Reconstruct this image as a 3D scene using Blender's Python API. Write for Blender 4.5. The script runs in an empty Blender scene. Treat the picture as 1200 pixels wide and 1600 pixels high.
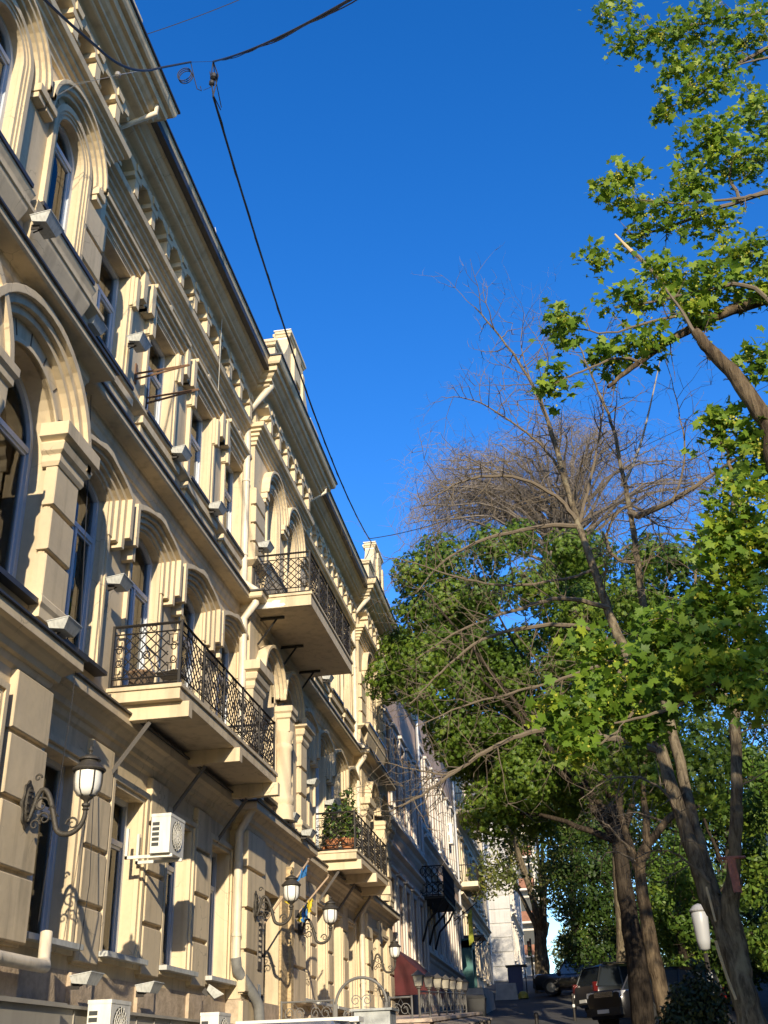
import bpy, math, random
import numpy as np
from mathutils import Vector, Matrix
from mathutils.geometry import tessellate_polygon
random.seed(7)
rng = np.random.default_rng(11)
scene = bpy.context.scene
C = scene.collection
PI = math.pi

# ------------------------------------------------------------------ camera
def Rz(t): return np.array([[math.cos(t), -math.sin(t), 0], [math.sin(t), math.cos(t), 0], [0, 0, 1]])
def Rx(t): return np.array([[1, 0, 0], [0, math.cos(t), -math.sin(t)], [0, math.sin(t), math.cos(t)]])
YAW, PITCH, ROLL, FPX = 0.14687, 0.47976, -0.03701, 1680.0
CR = Rz(YAW) @ Rx(PI / 2 + PITCH) @ Rz(ROLL)
cam = bpy.data.cameras.new('camera'); camo = bpy.data.objects.new('camera', cam); C.objects.link(camo)
M4 = Matrix.Identity(4)
for i in range(3):
    for j in range(3): M4[i][j] = CR[i, j]
camo.matrix_world = M4
cam.sensor_fit = 'VERTICAL'; cam.sensor_height = 24; cam.lens = 24 * FPX / 1600
cam.clip_start = 0.1; cam.clip_end = 2000
scene.camera = camo
def at(px, py, Y):
    d = CR @ np.array([(px - 600) / FPX, (800 - py) / FPX, -1.0]); return Vector(d * (Y / d[1]))

# ------------------------------------------------------------------ sky, sun, exposure
SUN = Vector((0.25, -1.0, 0.345)).normalized()
w = bpy.data.worlds.new('World'); scene.world = w; w.use_nodes = True
nt = w.node_tree; bg = nt.nodes['Background']
sky = nt.nodes.new('ShaderNodeTexSky'); sky.sky_type = 'NISHITA'; sky.sun_disc = False
sky.sun_elevation = math.asin(SUN.z); sky.sun_rotation = math.atan2(SUN.x, SUN.y)
sky.air_density = 1.0; sky.dust_density = 0.15; sky.ozone_density = 3.0; sky.altitude = 100
hs = nt.nodes.new('ShaderNodeHueSaturation'); hs.inputs['Saturation'].default_value = 1.33; hs.inputs['Hue'].default_value = 0.514
nt.links.new(sky.outputs[0], hs.inputs['Color']); nt.links.new(hs.outputs[0], bg.inputs[0]); bg.inputs[1].default_value = 0.15
sl = bpy.data.lights.new('sun', 'SUN'); so = bpy.data.objects.new('sun', sl); C.objects.link(so)
sl.energy = 3.8; sl.angle = math.radians(0.5); sl.color = (1.0, 0.86, 0.64)
so.rotation_euler = SUN.to_track_quat('Z', 'Y').to_euler()
scene.view_settings.view_transform = 'Standard'; scene.view_settings.look = 'None'
scene.view_settings.exposure = 0.88; scene.view_settings.gamma = 1.0
scene.cycles.max_bounces = 6; scene.cycles.transparent_max_bounces = 12

# ------------------------------------------------------------------ materials
MATS = {}
def mat(name, col, rough=0.7, metal=0.0, noise=0.0, scale=4.0, stretch=(1, 1, 1), col2=None, bump=0.0, bscale=60.0, spec=0.5, trans=0.0, mid=0.5):
    if name in MATS: return MATS[name]
    m = bpy.data.materials.new(name); m.use_nodes = True; n = m.node_tree; b = n.nodes['Principled BSDF']
    b.inputs['Base Color'].default_value = (*col, 1); b.inputs['Roughness'].default_value = rough
    b.inputs['Metallic'].default_value = metal; b.inputs['Specular IOR Level'].default_value = spec
    tc = n.nodes.new('ShaderNodeTexCoord')
    if noise or col2:
        mp = n.nodes.new('ShaderNodeMapping'); mp.inputs['Scale'].default_value = stretch
        n.links.new(tc.outputs['Object'], mp.inputs[0])
        t = n.nodes.new('ShaderNodeTexNoise'); t.inputs['Scale'].default_value = scale; t.inputs['Detail'].default_value = 6; t.inputs['Roughness'].default_value = 0.62
        n.links.new(mp.outputs[0], t.inputs[0])
        r = n.nodes.new('ShaderNodeValToRGB'); r.color_ramp.elements[0].position = mid - 0.16; r.color_ramp.elements[1].position = mid + 0.16
        c2 = col2 or tuple(c * (1 - noise) for c in col)
        r.color_ramp.elements[0].color = (*c2, 1); r.color_ramp.elements[1].color = (*col, 1)
        n.links.new(t.outputs[0], r.inputs[0]); n.links.new(r.outputs[0], b.inputs['Base Color'])
    if bump:
        t2 = n.nodes.new('ShaderNodeTexNoise'); t2.inputs['Scale'].default_value = bscale; t2.inputs['Detail'].default_value = 4
        n.links.new(tc.outputs['Object'], t2.inputs[0])
        bp = n.nodes.new('ShaderNodeBump'); bp.inputs['Strength'].default_value = bump; bp.inputs['Distance'].default_value = 0.02
        n.links.new(t2.outputs[0], bp.inputs['Height']); n.links.new(bp.outputs[0], b.inputs['Normal'])
    if trans:
        tr = n.nodes.new('ShaderNodeBsdfTranslucent'); mx = n.nodes.new('ShaderNodeMixShader'); mx.inputs[0].default_value = trans
        src = b.inputs['Base Color'].links[0].from_socket if b.inputs['Base Color'].links else None
        if src: n.links.new(src, tr.inputs[0])
        else: tr.inputs[0].default_value = (*col, 1)
        o = n.nodes['Material Output']
        n.links.new(b.outputs[0], mx.inputs[1]); n.links.new(tr.outputs[0], mx.inputs[2]); n.links.new(mx.outputs[0], o.inputs[0])
    MATS[name] = m; return m

def stucco(name, col, grime, amount=0.5):
    """painted stucco: broad blotches, vertical run stains, fine grain"""
    m = bpy.data.materials.new(name); m.use_nodes = True; n = m.node_tree; b = n.nodes['Principled BSDF']
    b.inputs['Roughness'].default_value = 0.85; b.inputs['Specular IOR Level'].default_value = 0.2
    tc = n.nodes.new('ShaderNodeTexCoord')
    def noise(scale, stretch, lo, hi, detail=5):
        mp = n.nodes.new('ShaderNodeMapping'); mp.inputs['Scale'].default_value = stretch
        n.links.new(tc.outputs['Object'], mp.inputs[0])
        t = n.nodes.new('ShaderNodeTexNoise'); t.inputs['Scale'].default_value = scale; t.inputs['Detail'].default_value = detail
        n.links.new(mp.outputs[0], t.inputs[0])
        r = n.nodes.new('ShaderNodeMapRange'); r.inputs[1].default_value = lo; r.inputs[2].default_value = hi
        n.links.new(t.outputs[0], r.inputs[0]); return r.outputs[0]
    a = noise(0.7, (1, 1, 1), 0.4, 0.75); s = noise(5.0, (1, 1, 0.06), 0.5, 0.74); g = noise(14.0, (1, 1, 1), 0.45, 0.8)
    def math_(op, x, y):
        q = n.nodes.new('ShaderNodeMath'); q.operation = op
        for i, v in enumerate((x, y)):
            if isinstance(v, (int, float)): q.inputs[i].default_value = v
            else: n.links.new(v, q.inputs[i])
        return q.outputs[0]
    f = math_('ADD', math_('MULTIPLY', a, 0.35), math_('ADD', math_('MULTIPLY', s, 0.6), math_('MULTIPLY', g, 0.15)))
    f = math_('MULTIPLY', f, amount)
    # hairline cracks, only in places
    vo = n.nodes.new('ShaderNodeTexVoronoi'); vo.feature = 'DISTANCE_TO_EDGE'; vo.inputs['Scale'].default_value = 1.3
    wn = n.nodes.new('ShaderNodeTexNoise'); wn.inputs['Scale'].default_value = 2.5; wn.inputs['Detail'].default_value = 5; n.links.new(tc.outputs['Object'], wn.inputs[0])
    va = n.nodes.new('ShaderNodeMix'); va.data_type = 'VECTOR'; va.inputs[0].default_value = .3; n.links.new(tc.outputs['Object'], va.inputs[4]); n.links.new(wn.outputs['Color'], va.inputs[5]); n.links.new(va.outputs[1], vo.inputs['Vector'])
    cr = n.nodes.new('ShaderNodeMapRange'); cr.inputs[1].default_value = .007; cr.inputs[2].default_value = .003; n.links.new(vo.outputs['Distance'], cr.inputs[0])
    f = math_('MAXIMUM', f, math_('MULTIPLY', math_('MULTIPLY', cr.outputs[0], noise(.8, (1, 1, 1), .52, .56)), .55))
    # repainted patches with their own edges
    pt = noise(.55, (1, 1.4, .8), .585, .6, 3)
    f = math_('ADD', f, math_('MULTIPLY', pt, .09))
    mx = n.nodes.new('ShaderNodeMix'); mx.data_type = 'RGBA'
    mx.inputs[6].default_value = (*col, 1); mx.inputs[7].default_value = (*grime, 1)
    n.links.new(f, mx.inputs[0]); n.links.new(mx.outputs[2], b.inputs['Base Color'])
    t2 = n.nodes.new('ShaderNodeTexNoise'); t2.inputs['Scale'].default_value = 90; t2.inputs['Detail'].default_value = 3
    n.links.new(tc.outputs['Object'], t2.inputs[0])
    t3 = n.nodes.new('ShaderNodeTexNoise'); t3.inputs['Scale'].default_value = 3; t3.inputs['Detail'].default_value = 3
    n.links.new(tc.outputs['Object'], t3.inputs[0])
    hs = math_('ADD', math_('MULTIPLY', t2.outputs[0], 0.25), t3.outputs[0])
    bp = n.nodes.new('ShaderNodeBump'); bp.inputs['Strength'].default_value = 0.35; bp.inputs['Distance'].default_value = 0.02
    bv = n.nodes.new('ShaderNodeBevel'); bv.samples = 3; bv.inputs['Radius'].default_value = 0.014; n.links.new(bv.outputs[0], bp.inputs['Normal'])
    n.links.new(hs, bp.inputs['Height']); n.links.new(bp.outputs[0], b.inputs['Normal'])
    MATS[name] = m; return m

STUC = stucco('cream_stucco', (0.64, 0.525, 0.35), (0.24, 0.2, 0.14), 0.74)
TRIM = stucco('cream_trim', (0.66, 0.545, 0.365), (0.26, 0.21, 0.145), 0.68)
ROUGH = mat('bare_render', (0.52, 0.415, 0.3), 0.95, noise=0.4, scale=5, bump=0.55, bscale=26, spec=0.1, mid=.45)
BRICKISH = mat('exposed_stone', (0.55, 0.42, 0.24), 0.95, noise=0.5, scale=6, stretch=(1, 1, 3), bump=1.0, bscale=14, spec=0.1)
SIDING = mat('beige_siding', (0.36, 0.33, 0.27), 0.6, noise=0.15, scale=3, stretch=(1, 1, .1))
PIPE = mat('cream_pipe', (0.7, 0.61, 0.46), 0.45, noise=0.35, scale=7, stretch=(1, 1, .3), mid=.42)
PIPEG = mat('grey_pipe', (0.22, 0.22, 0.21), 0.5, noise=0.3, scale=8)
IRON = mat('iron', (0.032, 0.028, 0.025), 0.6, metal=0.3, noise=0.3, scale=20)
BRONZE = mat('lamp_metal', (0.07, 0.062, 0.05), 0.55, metal=0.35, noise=0.4, scale=25, bump=0.4, bscale=60)
OPAL = mat('opal_glass', (0.78, 0.77, 0.72), 0.25)
ROOFM = mat('dark_roof', (0.05, 0.05, 0.055), 0.5, metal=0.3, noise=0.3, scale=3)
FLASH = mat('sill_metal', (0.06, 0.058, 0.06), 0.45, metal=0.4)
FRAMEW = mat('pvc_frame', (0.52, 0.55, 0.58), 0.4)
FLOOD = mat('floodlight_grey', (0.5, 0.51, 0.48), 0.45, noise=0.35, scale=14, stretch=(1, 1, .3), mid=.42)
WHITE = mat('white_enamel', (0.72, 0.7, 0.62), 0.45, noise=0.3, scale=9, stretch=(1, 1, .15), mid=.4)
DARKV = mat('vent_dark', (0.03, 0.035, 0.035), 0.6)
ROOM = mat('dark_room', (0.018, 0.018, 0.02), 0.9)  # near-black colour stands in for the darkness of unlit interiors
CURT = mat('curtain', (0.55, 0.45, 0.3), 0.9, noise=0.3, scale=3, stretch=(6, 6, .2))
CURTG = mat('grey_blind', (0.34, 0.32, 0.28), 0.9, noise=.3, scale=2)
WOODD = mat('dark_door', (0.1, 0.095, 0.085), 0.5, noise=0.4, scale=4, stretch=(4, 4, .3))
ASPH = mat('asphalt', (0.05, 0.048, 0.046), 0.9, noise=0.4, scale=1.2, bump=0.5, bscale=80)
PAVE = mat('pavement_asphalt', (0.06, 0.057, 0.054), 0.9, noise=0.35, scale=0.9, bump=0.4, bscale=70)
KERB = mat('kerb_stone', (0.3, 0.28, 0.26), 0.85, noise=0.3, scale=3)
SOIL = mat('soil', (0.07, 0.055, 0.04), 0.95, noise=0.5, scale=2, bump=0.8, bscale=30)
PINKST = mat('pink_stone', (0.5, 0.36, 0.27), 0.8, noise=0.3, scale=5)
def glass_mat():
    m = bpy.data.materials.new('window_glass'); m.use_nodes = True; n = m.node_tree
    b = n.nodes['Principled BSDF']; n.nodes.remove(b); o = n.nodes['Material Output']
    t = n.nodes.new('ShaderNodeBsdfTransparent'); t.inputs[0].default_value = (.82, .86, .86, 1)
    g = n.nodes.new('ShaderNodeBsdfGlossy'); g.inputs['Roughness'].default_value = 0.03
    fr = n.nodes.new('ShaderNodeFresnel'); fr.inputs[0].default_value = 1.55
    mx = n.nodes.new('ShaderNodeMixShader')
    tc = n.nodes.new('ShaderNodeTexCoord'); nz = n.nodes.new('ShaderNodeTexNoise'); nz.inputs['Scale'].default_value = 1.3
    bp = n.nodes.new('ShaderNodeBump'); bp.inputs['Strength'].default_value = 0.06
    n.links.new(tc.outputs['Object'], nz.inputs[0]); n.links.new(nz.outputs[0], bp.inputs['Height']); n.links.new(bp.outputs[0], g.inputs['Normal'])
    n.links.new(fr.outputs[0], mx.inputs[0]); n.links.new(t.outputs[0], mx.inputs[1]); n.links.new(g.outputs[0], mx.inputs[2])
    n.links.new(mx.outputs[0], o.inputs[0]); return m
GLASS = glass_mat()

# ------------------------------------------------------------------ mesh helpers
class MB:
    def __init__(s): s.v = []; s.f = []
    def quad(s, a, b, c, d): i = len(s.v); s.v += [tuple(a), tuple(b), tuple(c), tuple(d)]; s.f.append((i, i+1, i+2, i+3))
    def poly(s, pts): i = len(s.v); s.v += [tuple(p) for p in pts]; s.f.append(tuple(range(i, i+len(pts))))
    def box(s, x0, x1, y0, y1, z0, z1, T=None):
        P = [Vector((x, y, z)) for x in (x0, x1) for y in (y0, y1) for z in (z0, z1)]
        if T: P = [T @ p for p in P]
        i = len(s.v); s.v += [tuple(p) for p in P]
        s.f += [(i+a, i+b, i+c, i+d) for a, b, c, d in ((0,1,3,2),(4,6,7,5),(0,4,5,1),(2,3,7,6),(0,2,6,4),(1,5,7,3))]
        return s
    def hexa(s, P):
        i = len(s.v); s.v += [tuple(p) for p in P]
        s.f += [(i+a, i+b, i+c, i+d) for a, b, c, d in ((0,1,2,3),(7,6,5,4),(0,4,5,1),(1,5,6,2),(2,6,7,3),(3,7,4,0))]
        return s
    def prism(s, pts, x0, x1):
        """outline in (y,z) extruded along x"""
        n = len(pts); i = len(s.v)
        s.v += [(x0, y, z) for y, z in pts] + [(x1, y, z) for y, z in pts]
        tris = tessellate_polygon([[Vector((y, z, 0)) for y, z in pts]])
        for t in tris: s.f.append(tuple(i+n+k for k in t)); s.f.append(tuple(i+k for k in reversed(t)))
        for k in range(n): l = (k+1) % n; s.f.append((i+k, i+l, i+n+l, i+n+k))
        return s
    def ring(s, a, b, x0, x1, closed=True):
        """band between two matching outlines (y,z), from x0 (back) to x1 (front)"""
        n = len(a); i = len(s.v)
        s.v += [(x0, y, z) for y, z in a] + [(x1, y, z) for y, z in a] + [(x0, y, z) for y, z in b] + [(x1, y, z) for y, z in b]
        for k in range(n if closed else n-1):
            l = (k+1) % n
            s.f += [(i+n+k, i+n+l, i+3*n+l, i+3*n+k), (i+k, i+l, i+n+l, i+n+k), (i+2*n+l, i+2*n+k, i+3*n+k, i+3*n+l), (i+k, i+2*n+k, i+2*n+l, i+l)]
        if not closed:
            for k in (0, n-1): s.f.append((i+k, i+n+k, i+3*n+k, i+2*n+k))
        return s
    def sweep(s, path, prof, caps=True):
        """profile (out,z) swept along a plan path (x,y) with mitred corners; outward is right of travel"""
        P = [Vector(p) for p in path]; N = []
        for k in range(len(P)-1):
            d = (P[k+1]-P[k]).normalized(); N.append(Vector((d.y, -d.x)))
        rows = []
        for k in range(len(P)):
            a = N[max(k-1, 0)]; b = N[min(k, len(N)-1)]; m = (a+b)/(1+a.dot(b))
            rows.append([(P[k].x+m.x*o, P[k].y+m.y*o, z) for o, z in prof])
        i = len(s.v); n = len(prof)
        for r in rows: s.v += r
        for k in range(len(P)-1):
            for j in range(n-1): s.f.append((i+k*n+j, i+(k+1)*n+j, i+(k+1)*n+j+1, i+k*n+j+1))
        if caps:
            for k in (0, len(P)-1): s.f.append(tuple(i+k*n+j for j in range(n)))
        return s
    def tube(s, pts, r, n=6, caps=True):
        pts = [Vector(p) for p in pts]
        rs = r if hasattr(r, '__len__') else [r]*len(pts)
        i = len(s.v); u = None
        for k, p in enumerate(pts):
            d = (pts[min(k+1, len(pts)-1)]-pts[max(k-1, 0)])
            d = d.normalized() if d.length > 1e-9 else Vector((0, 0, 1))
            if u is None: u = d.cross(Vector((0, 0, 1)) if abs(d.z) < .9 else Vector((1, 0, 0))).normalized()
            else:
                u = u-d*u.dot(d); u = u.normalized() if u.length > 1e-6 else d.orthogonal().normalized()
            v = d.cross(u)
            for q in range(n):
                a = 2*PI*q/n; s.v.append(tuple(p+(u*math.cos(a)+v*math.sin(a))*rs[k]))
        for k in range(len(pts)-1):
            for q in range(n): s.f.append((i+k*n+q, i+k*n+(q+1) % n, i+(k+1)*n+(q+1) % n, i+(k+1)*n+q))
        if caps and n > 2:
            s.f.append(tuple(i+q for q in reversed(range(n)))); s.f.append(tuple(i+(len(pts)-1)*n+q for q in range(n)))
        return s
    def lathe(s, prof, c, n=20, axis=None):
        """profile (r,h) turned about the vertical through c"""
        i = len(s.v); c = Vector(c)
        for r, h in prof:
            for q in range(n): a = 2*PI*q/n; s.v.append((c.x+r*math.cos(a), c.y+r*math.sin(a), c.z+h))
        for k in range(len(prof)-1):
            for q in range(n): s.f.append((i+k*n+q, i+k*n+(q+1) % n, i+(k+1)*n+(q+1) % n, i+(k+1)*n+q))
        s.f.append(tuple(i+q for q in reversed(range(n)))); s.f.append(tuple(i+(len(prof)-1)*n+q for q in range(n)))
        return s
    def panel(s, X, y0, y1, z0, z1, holes, depth=0.35):
        out = [(y0, z0), (y1, z0), (y1, z1), (y0, z1)]
        loops = [out]+holes
        tris = tessellate_polygon([[Vector((y, z, 0)) for y, z in l] for l in loops])
        i = len(s.v); s.v += [(X, y, z) for l in loops for y, z in l]
        s.f += [tuple(i+k for k in t) for t in tris]
        for h in holes:
            for k in range(len(h)):
                a, b = h[k], h[(k+1) % len(h)]
                s.quad((X, *a), (X, *b), (X-depth, *b), (X-depth, *a))
        return s
    def build(s, name, m, parent=None, smooth=False, loc=None):
        me = bpy.data.meshes.new(name); me.from_pydata(s.v, [], s.f); me.validate(); me.update()
        if isinstance(m, (list, tuple)): [me.materials.append(q) for q in m]
        else: me.materials.append(m)
        # consistent outward normals
        import bmesh
        b = bmesh.new(); b.from_mesh(me)
        if len(b.verts) < 60000: bmesh.ops.remove_doubles(b, verts=b.verts, dist=1e-5); bmesh.ops.recalc_face_normals(b, faces=b.faces)
        b.to_mesh(me); b.free()
        if smooth: me.polygons.foreach_set('use_smooth', [True]*len(me.polygons))
        o = bpy.data.objects.new(name, me); C.objects.link(o)
        if parent is not None:
            o.parent = parent
            o.matrix_parent_inverse = Matrix.Translation(-world_loc(parent))
        return o
WL = {}
def world_loc(p):
    return WL.get(p.name, Vector((0, 0, 0)))
def smooth_by_angle(o, deg=35):
    me = o.data; me.polygons.foreach_set('use_smooth', [True]*len(me.polygons))
    me.set_sharp_from_angle(angle=math.radians(deg)); return o
def tag(o, label=None, cat=None, group=None, kind=None):
    if label: o['label'] = label
    if cat: o['category'] = cat
    if group: o['group'] = group
    if kind: o['kind'] = kind
    return o
def thing(name, label, cat, loc=(0, 0, 0), rz=0, group=None):
    """an Empty at the thing's base; parts are modelled in world coordinates about it"""
    o = bpy.data.objects.new(name, None); C.objects.link(o); o.location = loc; o.empty_display_size = .2
    o.rotation_euler = (0, 0, rz)
    WL[o.name] = Vector(loc)
    return tag(o, label, cat, group)
def copy_thing(root, delta, rz=0, label=None, group=None, scale=1):
    r = root.copy(); C.objects.link(r); r.location = Vector(root.location)+Vector(delta); r.rotation_euler.z = root.rotation_euler.z+rz
    r.scale = (scale, scale, scale)
    if label: r['label'] = label
    if group: r['group'] = group
    def rec(src, dst):
        for ch in list(src.children):
            c = ch.copy(); C.objects.link(c); c.parent = dst; c.matrix_parent_inverse = ch.matrix_parent_inverse.copy(); rec(ch, c)
    rec(root, r); return r

def arch(yc, wd, z0, zs, rise, g=0.0, n=14, gb=0.0):
    """closed outline: jambs from z0-gb up to spring zs, then an arc of the given rise; g grows it"""
    h = wd/2
    R = (h*h+rise*rise)/(2*rise); cz = zs+rise-R
    a0 = math.asin(min(1, h/R)) if rise < h-1e-6 else PI/2
    R2 = R+g
    if rise < h-1e-6:
        a0 = math.asin(min(1, (h+g)/R2))
    pts = [(yc-h-g, z0-gb), (yc+h+g, z0-gb)]
    for k in range(n+1):
        a = a0-2*a0*k/n
        pts.append((yc+R2*math.sin(a), cz+R2*math.cos(a)))
    return pts
def rect(yc, wd, z0, z1, g=0.0, gb=None):
    gb = g if gb is None else gb
    return [(yc-wd/2-g, z0-gb), (yc+wd/2+g, z0-gb), (yc+wd/2+g, z1+g), (yc-wd/2-g, z1+g)]

# ------------------------------------------------------------------ ground: one street climbing away from the camera
GP = [(-60, -3.2), (0, -1.6), (24, -.15), (40, 1.0), (63, 3.25), (90, 5.75), (130, 9.0), (300, 20), (900, 45)]
def gz(y):
    for (a, za), (b, zb) in zip(GP, GP[1:]):
        if y <= b: t = (y-a)/(b-a); return za+(zb-za)*t
    return GP[-1][1]
def strip(name, m, x0, x1, dz, ys, bumps=0.0):
    mb = MB()
    xs = [x0+(x1-x0)*k/max(1, int((x1-x0)/6)) for k in range(max(1, int((x1-x0)/6))+1)]
    n = len(xs)
    mb.v = [(x, y, gz(y)+dz) for y in ys for x in xs]
    mb.f = [(j*n+i, j*n+i+1, (j+1)*n+i+1, (j+1)*n+i) for j in range(len(ys)-1) for i in range(n-1)]
    o = mb.build(name, m, smooth=True); o['kind'] = 'structure'; return o
YS = [-60, -30, -10, 0, 5, 10, 15, 20, 24, 28, 32, 36, 40, 45, 50, 56, 63, 70, 80, 90, 105, 130, 170, 230, 300, 500, 900]
strip('ground', SOIL, -120, 160, -.12, YS)
YR = [y for y in YS if -30 <= y <= 300]
strip('pavement', PAVE, -9, 0.9, 0.0, YR)
strip('planting_strip', SOIL, 0.9, 2.6, -.02, YR)
strip('road', ASPH, 2.75, 11, -.11, YR)
for nm, x in (('kerb', 2.6),):
    mb = MB()
    for a, b in zip(YR, YR[1:]):
        mb.hexa([(x, a, gz(a)-.2), (x+.15, a, gz(a)-.2), (x+.15, b, gz(b)-.2), (x, b, gz(b)-.2), (x, a, gz(a)+.01), (x+.15, a, gz(a)+.01), (x+.15, b, gz(b)+.01), (x, b, gz(b)+.01)])
    mb.build(nm, KERB)['kind'] = 'structure'

# ------------------------------------------------------------------ the long cream building
XR, XP = -6.5, -6.2
BAYS = [(XP, 4.0, 12.2), (XR, 12.2, 21.3), (XP, 21.3, 26.2), (XR, 26.2, 34.7), (XP, 34.7, 39.6)]
PATH = [(XP, 4.0)]
for (X, a, b), (X2, _, _) in zip(BAYS, BAYS[1:]): PATH += [(X, b), (X2, b)]
PATH += [(XP, 39.6), (-9, 39.6)]
BT = thing('apartment_building', 'long cream stuccoed three storey building with arched windows and a bracketed cornice', 'building', (XR, 22, gz(22)))
W2 = [13.45, 15.83, 18.22, 20.55]; W4 = [27.4, 29.5, 31.6, 33.7]
A1 = {2: (8.35, 10.68), 3: (8.95, 10.98)}; A3 = {2: (22.75, 24.6), 3: (22.9, 24.85)}; A5 = {2: (36.1, 38.0), 3: (36.2, 38.1)}

def window(name, X, outline_fn, z0, zs, yc, wd, curtain=None, depth=.35, transom=True, mull=True, fw=.07, hood=None, sill=None, surround=None):
    """frame mesh as the window part, with pane, curtain, sill and surround as sub-parts"""
    f = MB(); xg = X-depth
    a = outline_fn(0.02); b = outline_fn(-fw)
    f.ring(a, b, xg-.02, xg+.07)
    top = max(p[1] for p in b)
    if mull: f.box(xg-.01, xg+.055, yc-.035, yc+.035, z0, zs if transom else top)
    if transom: f.box(xg-.01, xg+.06, yc-wd/2, yc+wd/2, zs-.04, zs+.04)
    # inner casement frames
    for s in ((-1, 1) if mull else (0,)):
        ya, yb = (yc-wd/2+fw, yc-.035) if s == -1 else ((yc+.035, yc+wd/2-fw) if s == 1 else (yc-wd/2+fw, yc+wd/2-fw))
        f.ring([(ya, z0+.05), (yb, z0+.05), (yb, zs-.04), (ya, zs-.04)], [(ya+.045, z0+.1), (yb-.045, z0+.1), (yb-.045, zs-.085), (ya+.045, zs-.085)], xg, xg+.035)
    wo = f.build('window', FRAMEW, BT)
    p = MB(); o = outline_fn(-.02)
    p.prism(o, xg+.004, xg+.012); p.build('pane', GLASS, wo)
    r = MB(); r.prism(outline_fn(.0), xg-.5, xg-.49); r.build('room_backing', ROOM, wo)  # dark sheet close behind the pane paints the room's shade
    if curtain:
        c = MB(); n = 26; zc0 = z0+.05; zc1 = (zs if curtain[1] else top-.05)
        y0, y1 = yc-wd/2+.06+curtain[2]*wd, yc-wd/2+.06+curtain[3]*(wd-.12)
        for k in range(n):
            ya, yb = y0+(y1-y0)*k/n, y0+(y1-y0)*(k+1)/n
            xa, xb = xg-.12+.025*math.sin(k*1.9), xg-.12+.025*math.sin((k+1)*1.9)
            c.quad((xa, ya, zc0), (xb, yb, zc0), (xb, yb, zc1), (xa, ya, zc1))
        c.build('curtain', curtain[0], wo, smooth=True)
    if surround:
        q = MB()
        for g0, g1, pr in surround:
            q.ring(outline_fn(g1), outline_fn(g0 if g0 > 0 else -.012), X-.03, X+pr, closed=True)
        q.build('surround', TRIM, wo)
    if hood: hood.build('hood_moulding', TRIM, wo)
    if sill:
        y0, y1, zt, th, pr, m = sill
        q = MB(); q.box(X-depth, X+pr, y0, y1, zt-th, zt); so_ = q.build('sill', m, wo)
    return wo

def hood_rect(yc, wd, X):
    """label moulding over a third-floor window with dropped ends and a small scroll"""
    m = MB(); h = wd/2+.22
    for (o, za, zb, g) in ((.063, 12.66, 12.78, -.02), (.133, 12.78, 12.9, .0), (.193, 12.9, 12.98, .05), (.243, 12.98, 13.06, .09)):
        m.box(X-.03, X+o, yc-h-g, yc+h+g, za, zb)
    for s in (-1, 1):
        a, b = sorted((yc+s*(h+.005), yc+s*(h-.2)))
        m.box(X-.03, X+.11, a, b, 12.02, 12.66); m.box(X-.03, X+.16, a+.03, b-.03, 12.0, 12.64)
        a, b = sorted((yc+s*(h+.2), yc+s*(h+.03)))
        m.box(X-.03, X+.203, a, b, 12.32, 12.972)
        a, b = sorted((yc+s*(h+.36), yc+s*(h+.21)))
        m.box(X-.03, X+.104, a, b, 12.38, 12.86); m.box(X-.03, X+.145, a-.004, b+.004, 12.3, 12.37)
    # scroll: two small volutes and a drop
    pts = [(yc-.3, 13.06), (yc+.3, 13.06), (yc+.34, 13.16), (yc+.2, 13.16), (yc+.15, 13.3), (yc+.06, 13.36), (yc-.06, 13.36), (yc-.15, 13.3), (yc-.2, 13.16), (yc-.34, 13.16)]
    m.prism(pts, X-.03, X+.1)
    m.prism([(yc-.05, 13.12), (yc+.05, 13.12), (yc+.06, 13.28), (yc, 13.33), (yc-.06, 13.28)], X+.05, X+.16)
    return m
def hood_seg(yc, wd, X):
    """ogee-headed hood over a second-floor window: three stepped layers with dropped ends"""
    m = MB(); h = wd/2
    def layer(g, top, cusp, drop, o, n=9):
        L = []
        zs = 8.12
        for k in range(n+1):
            t = k/n; y = -h-g+t*(2*h+2*g); s = abs(2*t-1)
            L.append((yc+y, zs+g*.55+top*(1-s**2)+cusp*max(0, 1-s*3.2)**2))
        inner = []
        g2 = g-.11
        for k in range(n+1):
            t = k/n; y = -h-g2+t*(2*h+2*g2); s = abs(2*t-1)
            inner.append((yc+y, zs+g2*.55+top*(1-s**2)+(cusp*.4)*max(0, 1-s*3.2)**2))
        oa = [(yc-h-g, drop)]+L+[(yc+h+g, drop)]; ib = [(yc-h-g2, drop)]+inner+[(yc+h+g2, drop)]
        m.ring(oa, ib, X-.03, X+o, closed=False)
    layer(.14, .22, .0, 7.55, .084); layer(.25, .23, .04, 7.5, .142); layer(.36, .24, .1, 7.42, .2); layer(.46, .25, .15, 7.62, .28)
    return m

def rings_arch(yc, wd, z0, zs, X, bands):
    m = MB()
    for g0, g1, o, zb in bands:
        a = arch(yc, wd, zb, zs, wd/2, g1, 20)[1:]; b = arch(yc, wd, zb, zs, wd/2, g0, 20)[1:]
        a = a+[arch(yc, wd, zb, zs, wd/2, g1, 20)[0]]; b = b+[arch(yc, wd, zb, zs, wd/2, g0, 20)[0]]
        m.ring(a, b, X-.03, X+o, closed=False)
    return m

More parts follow.
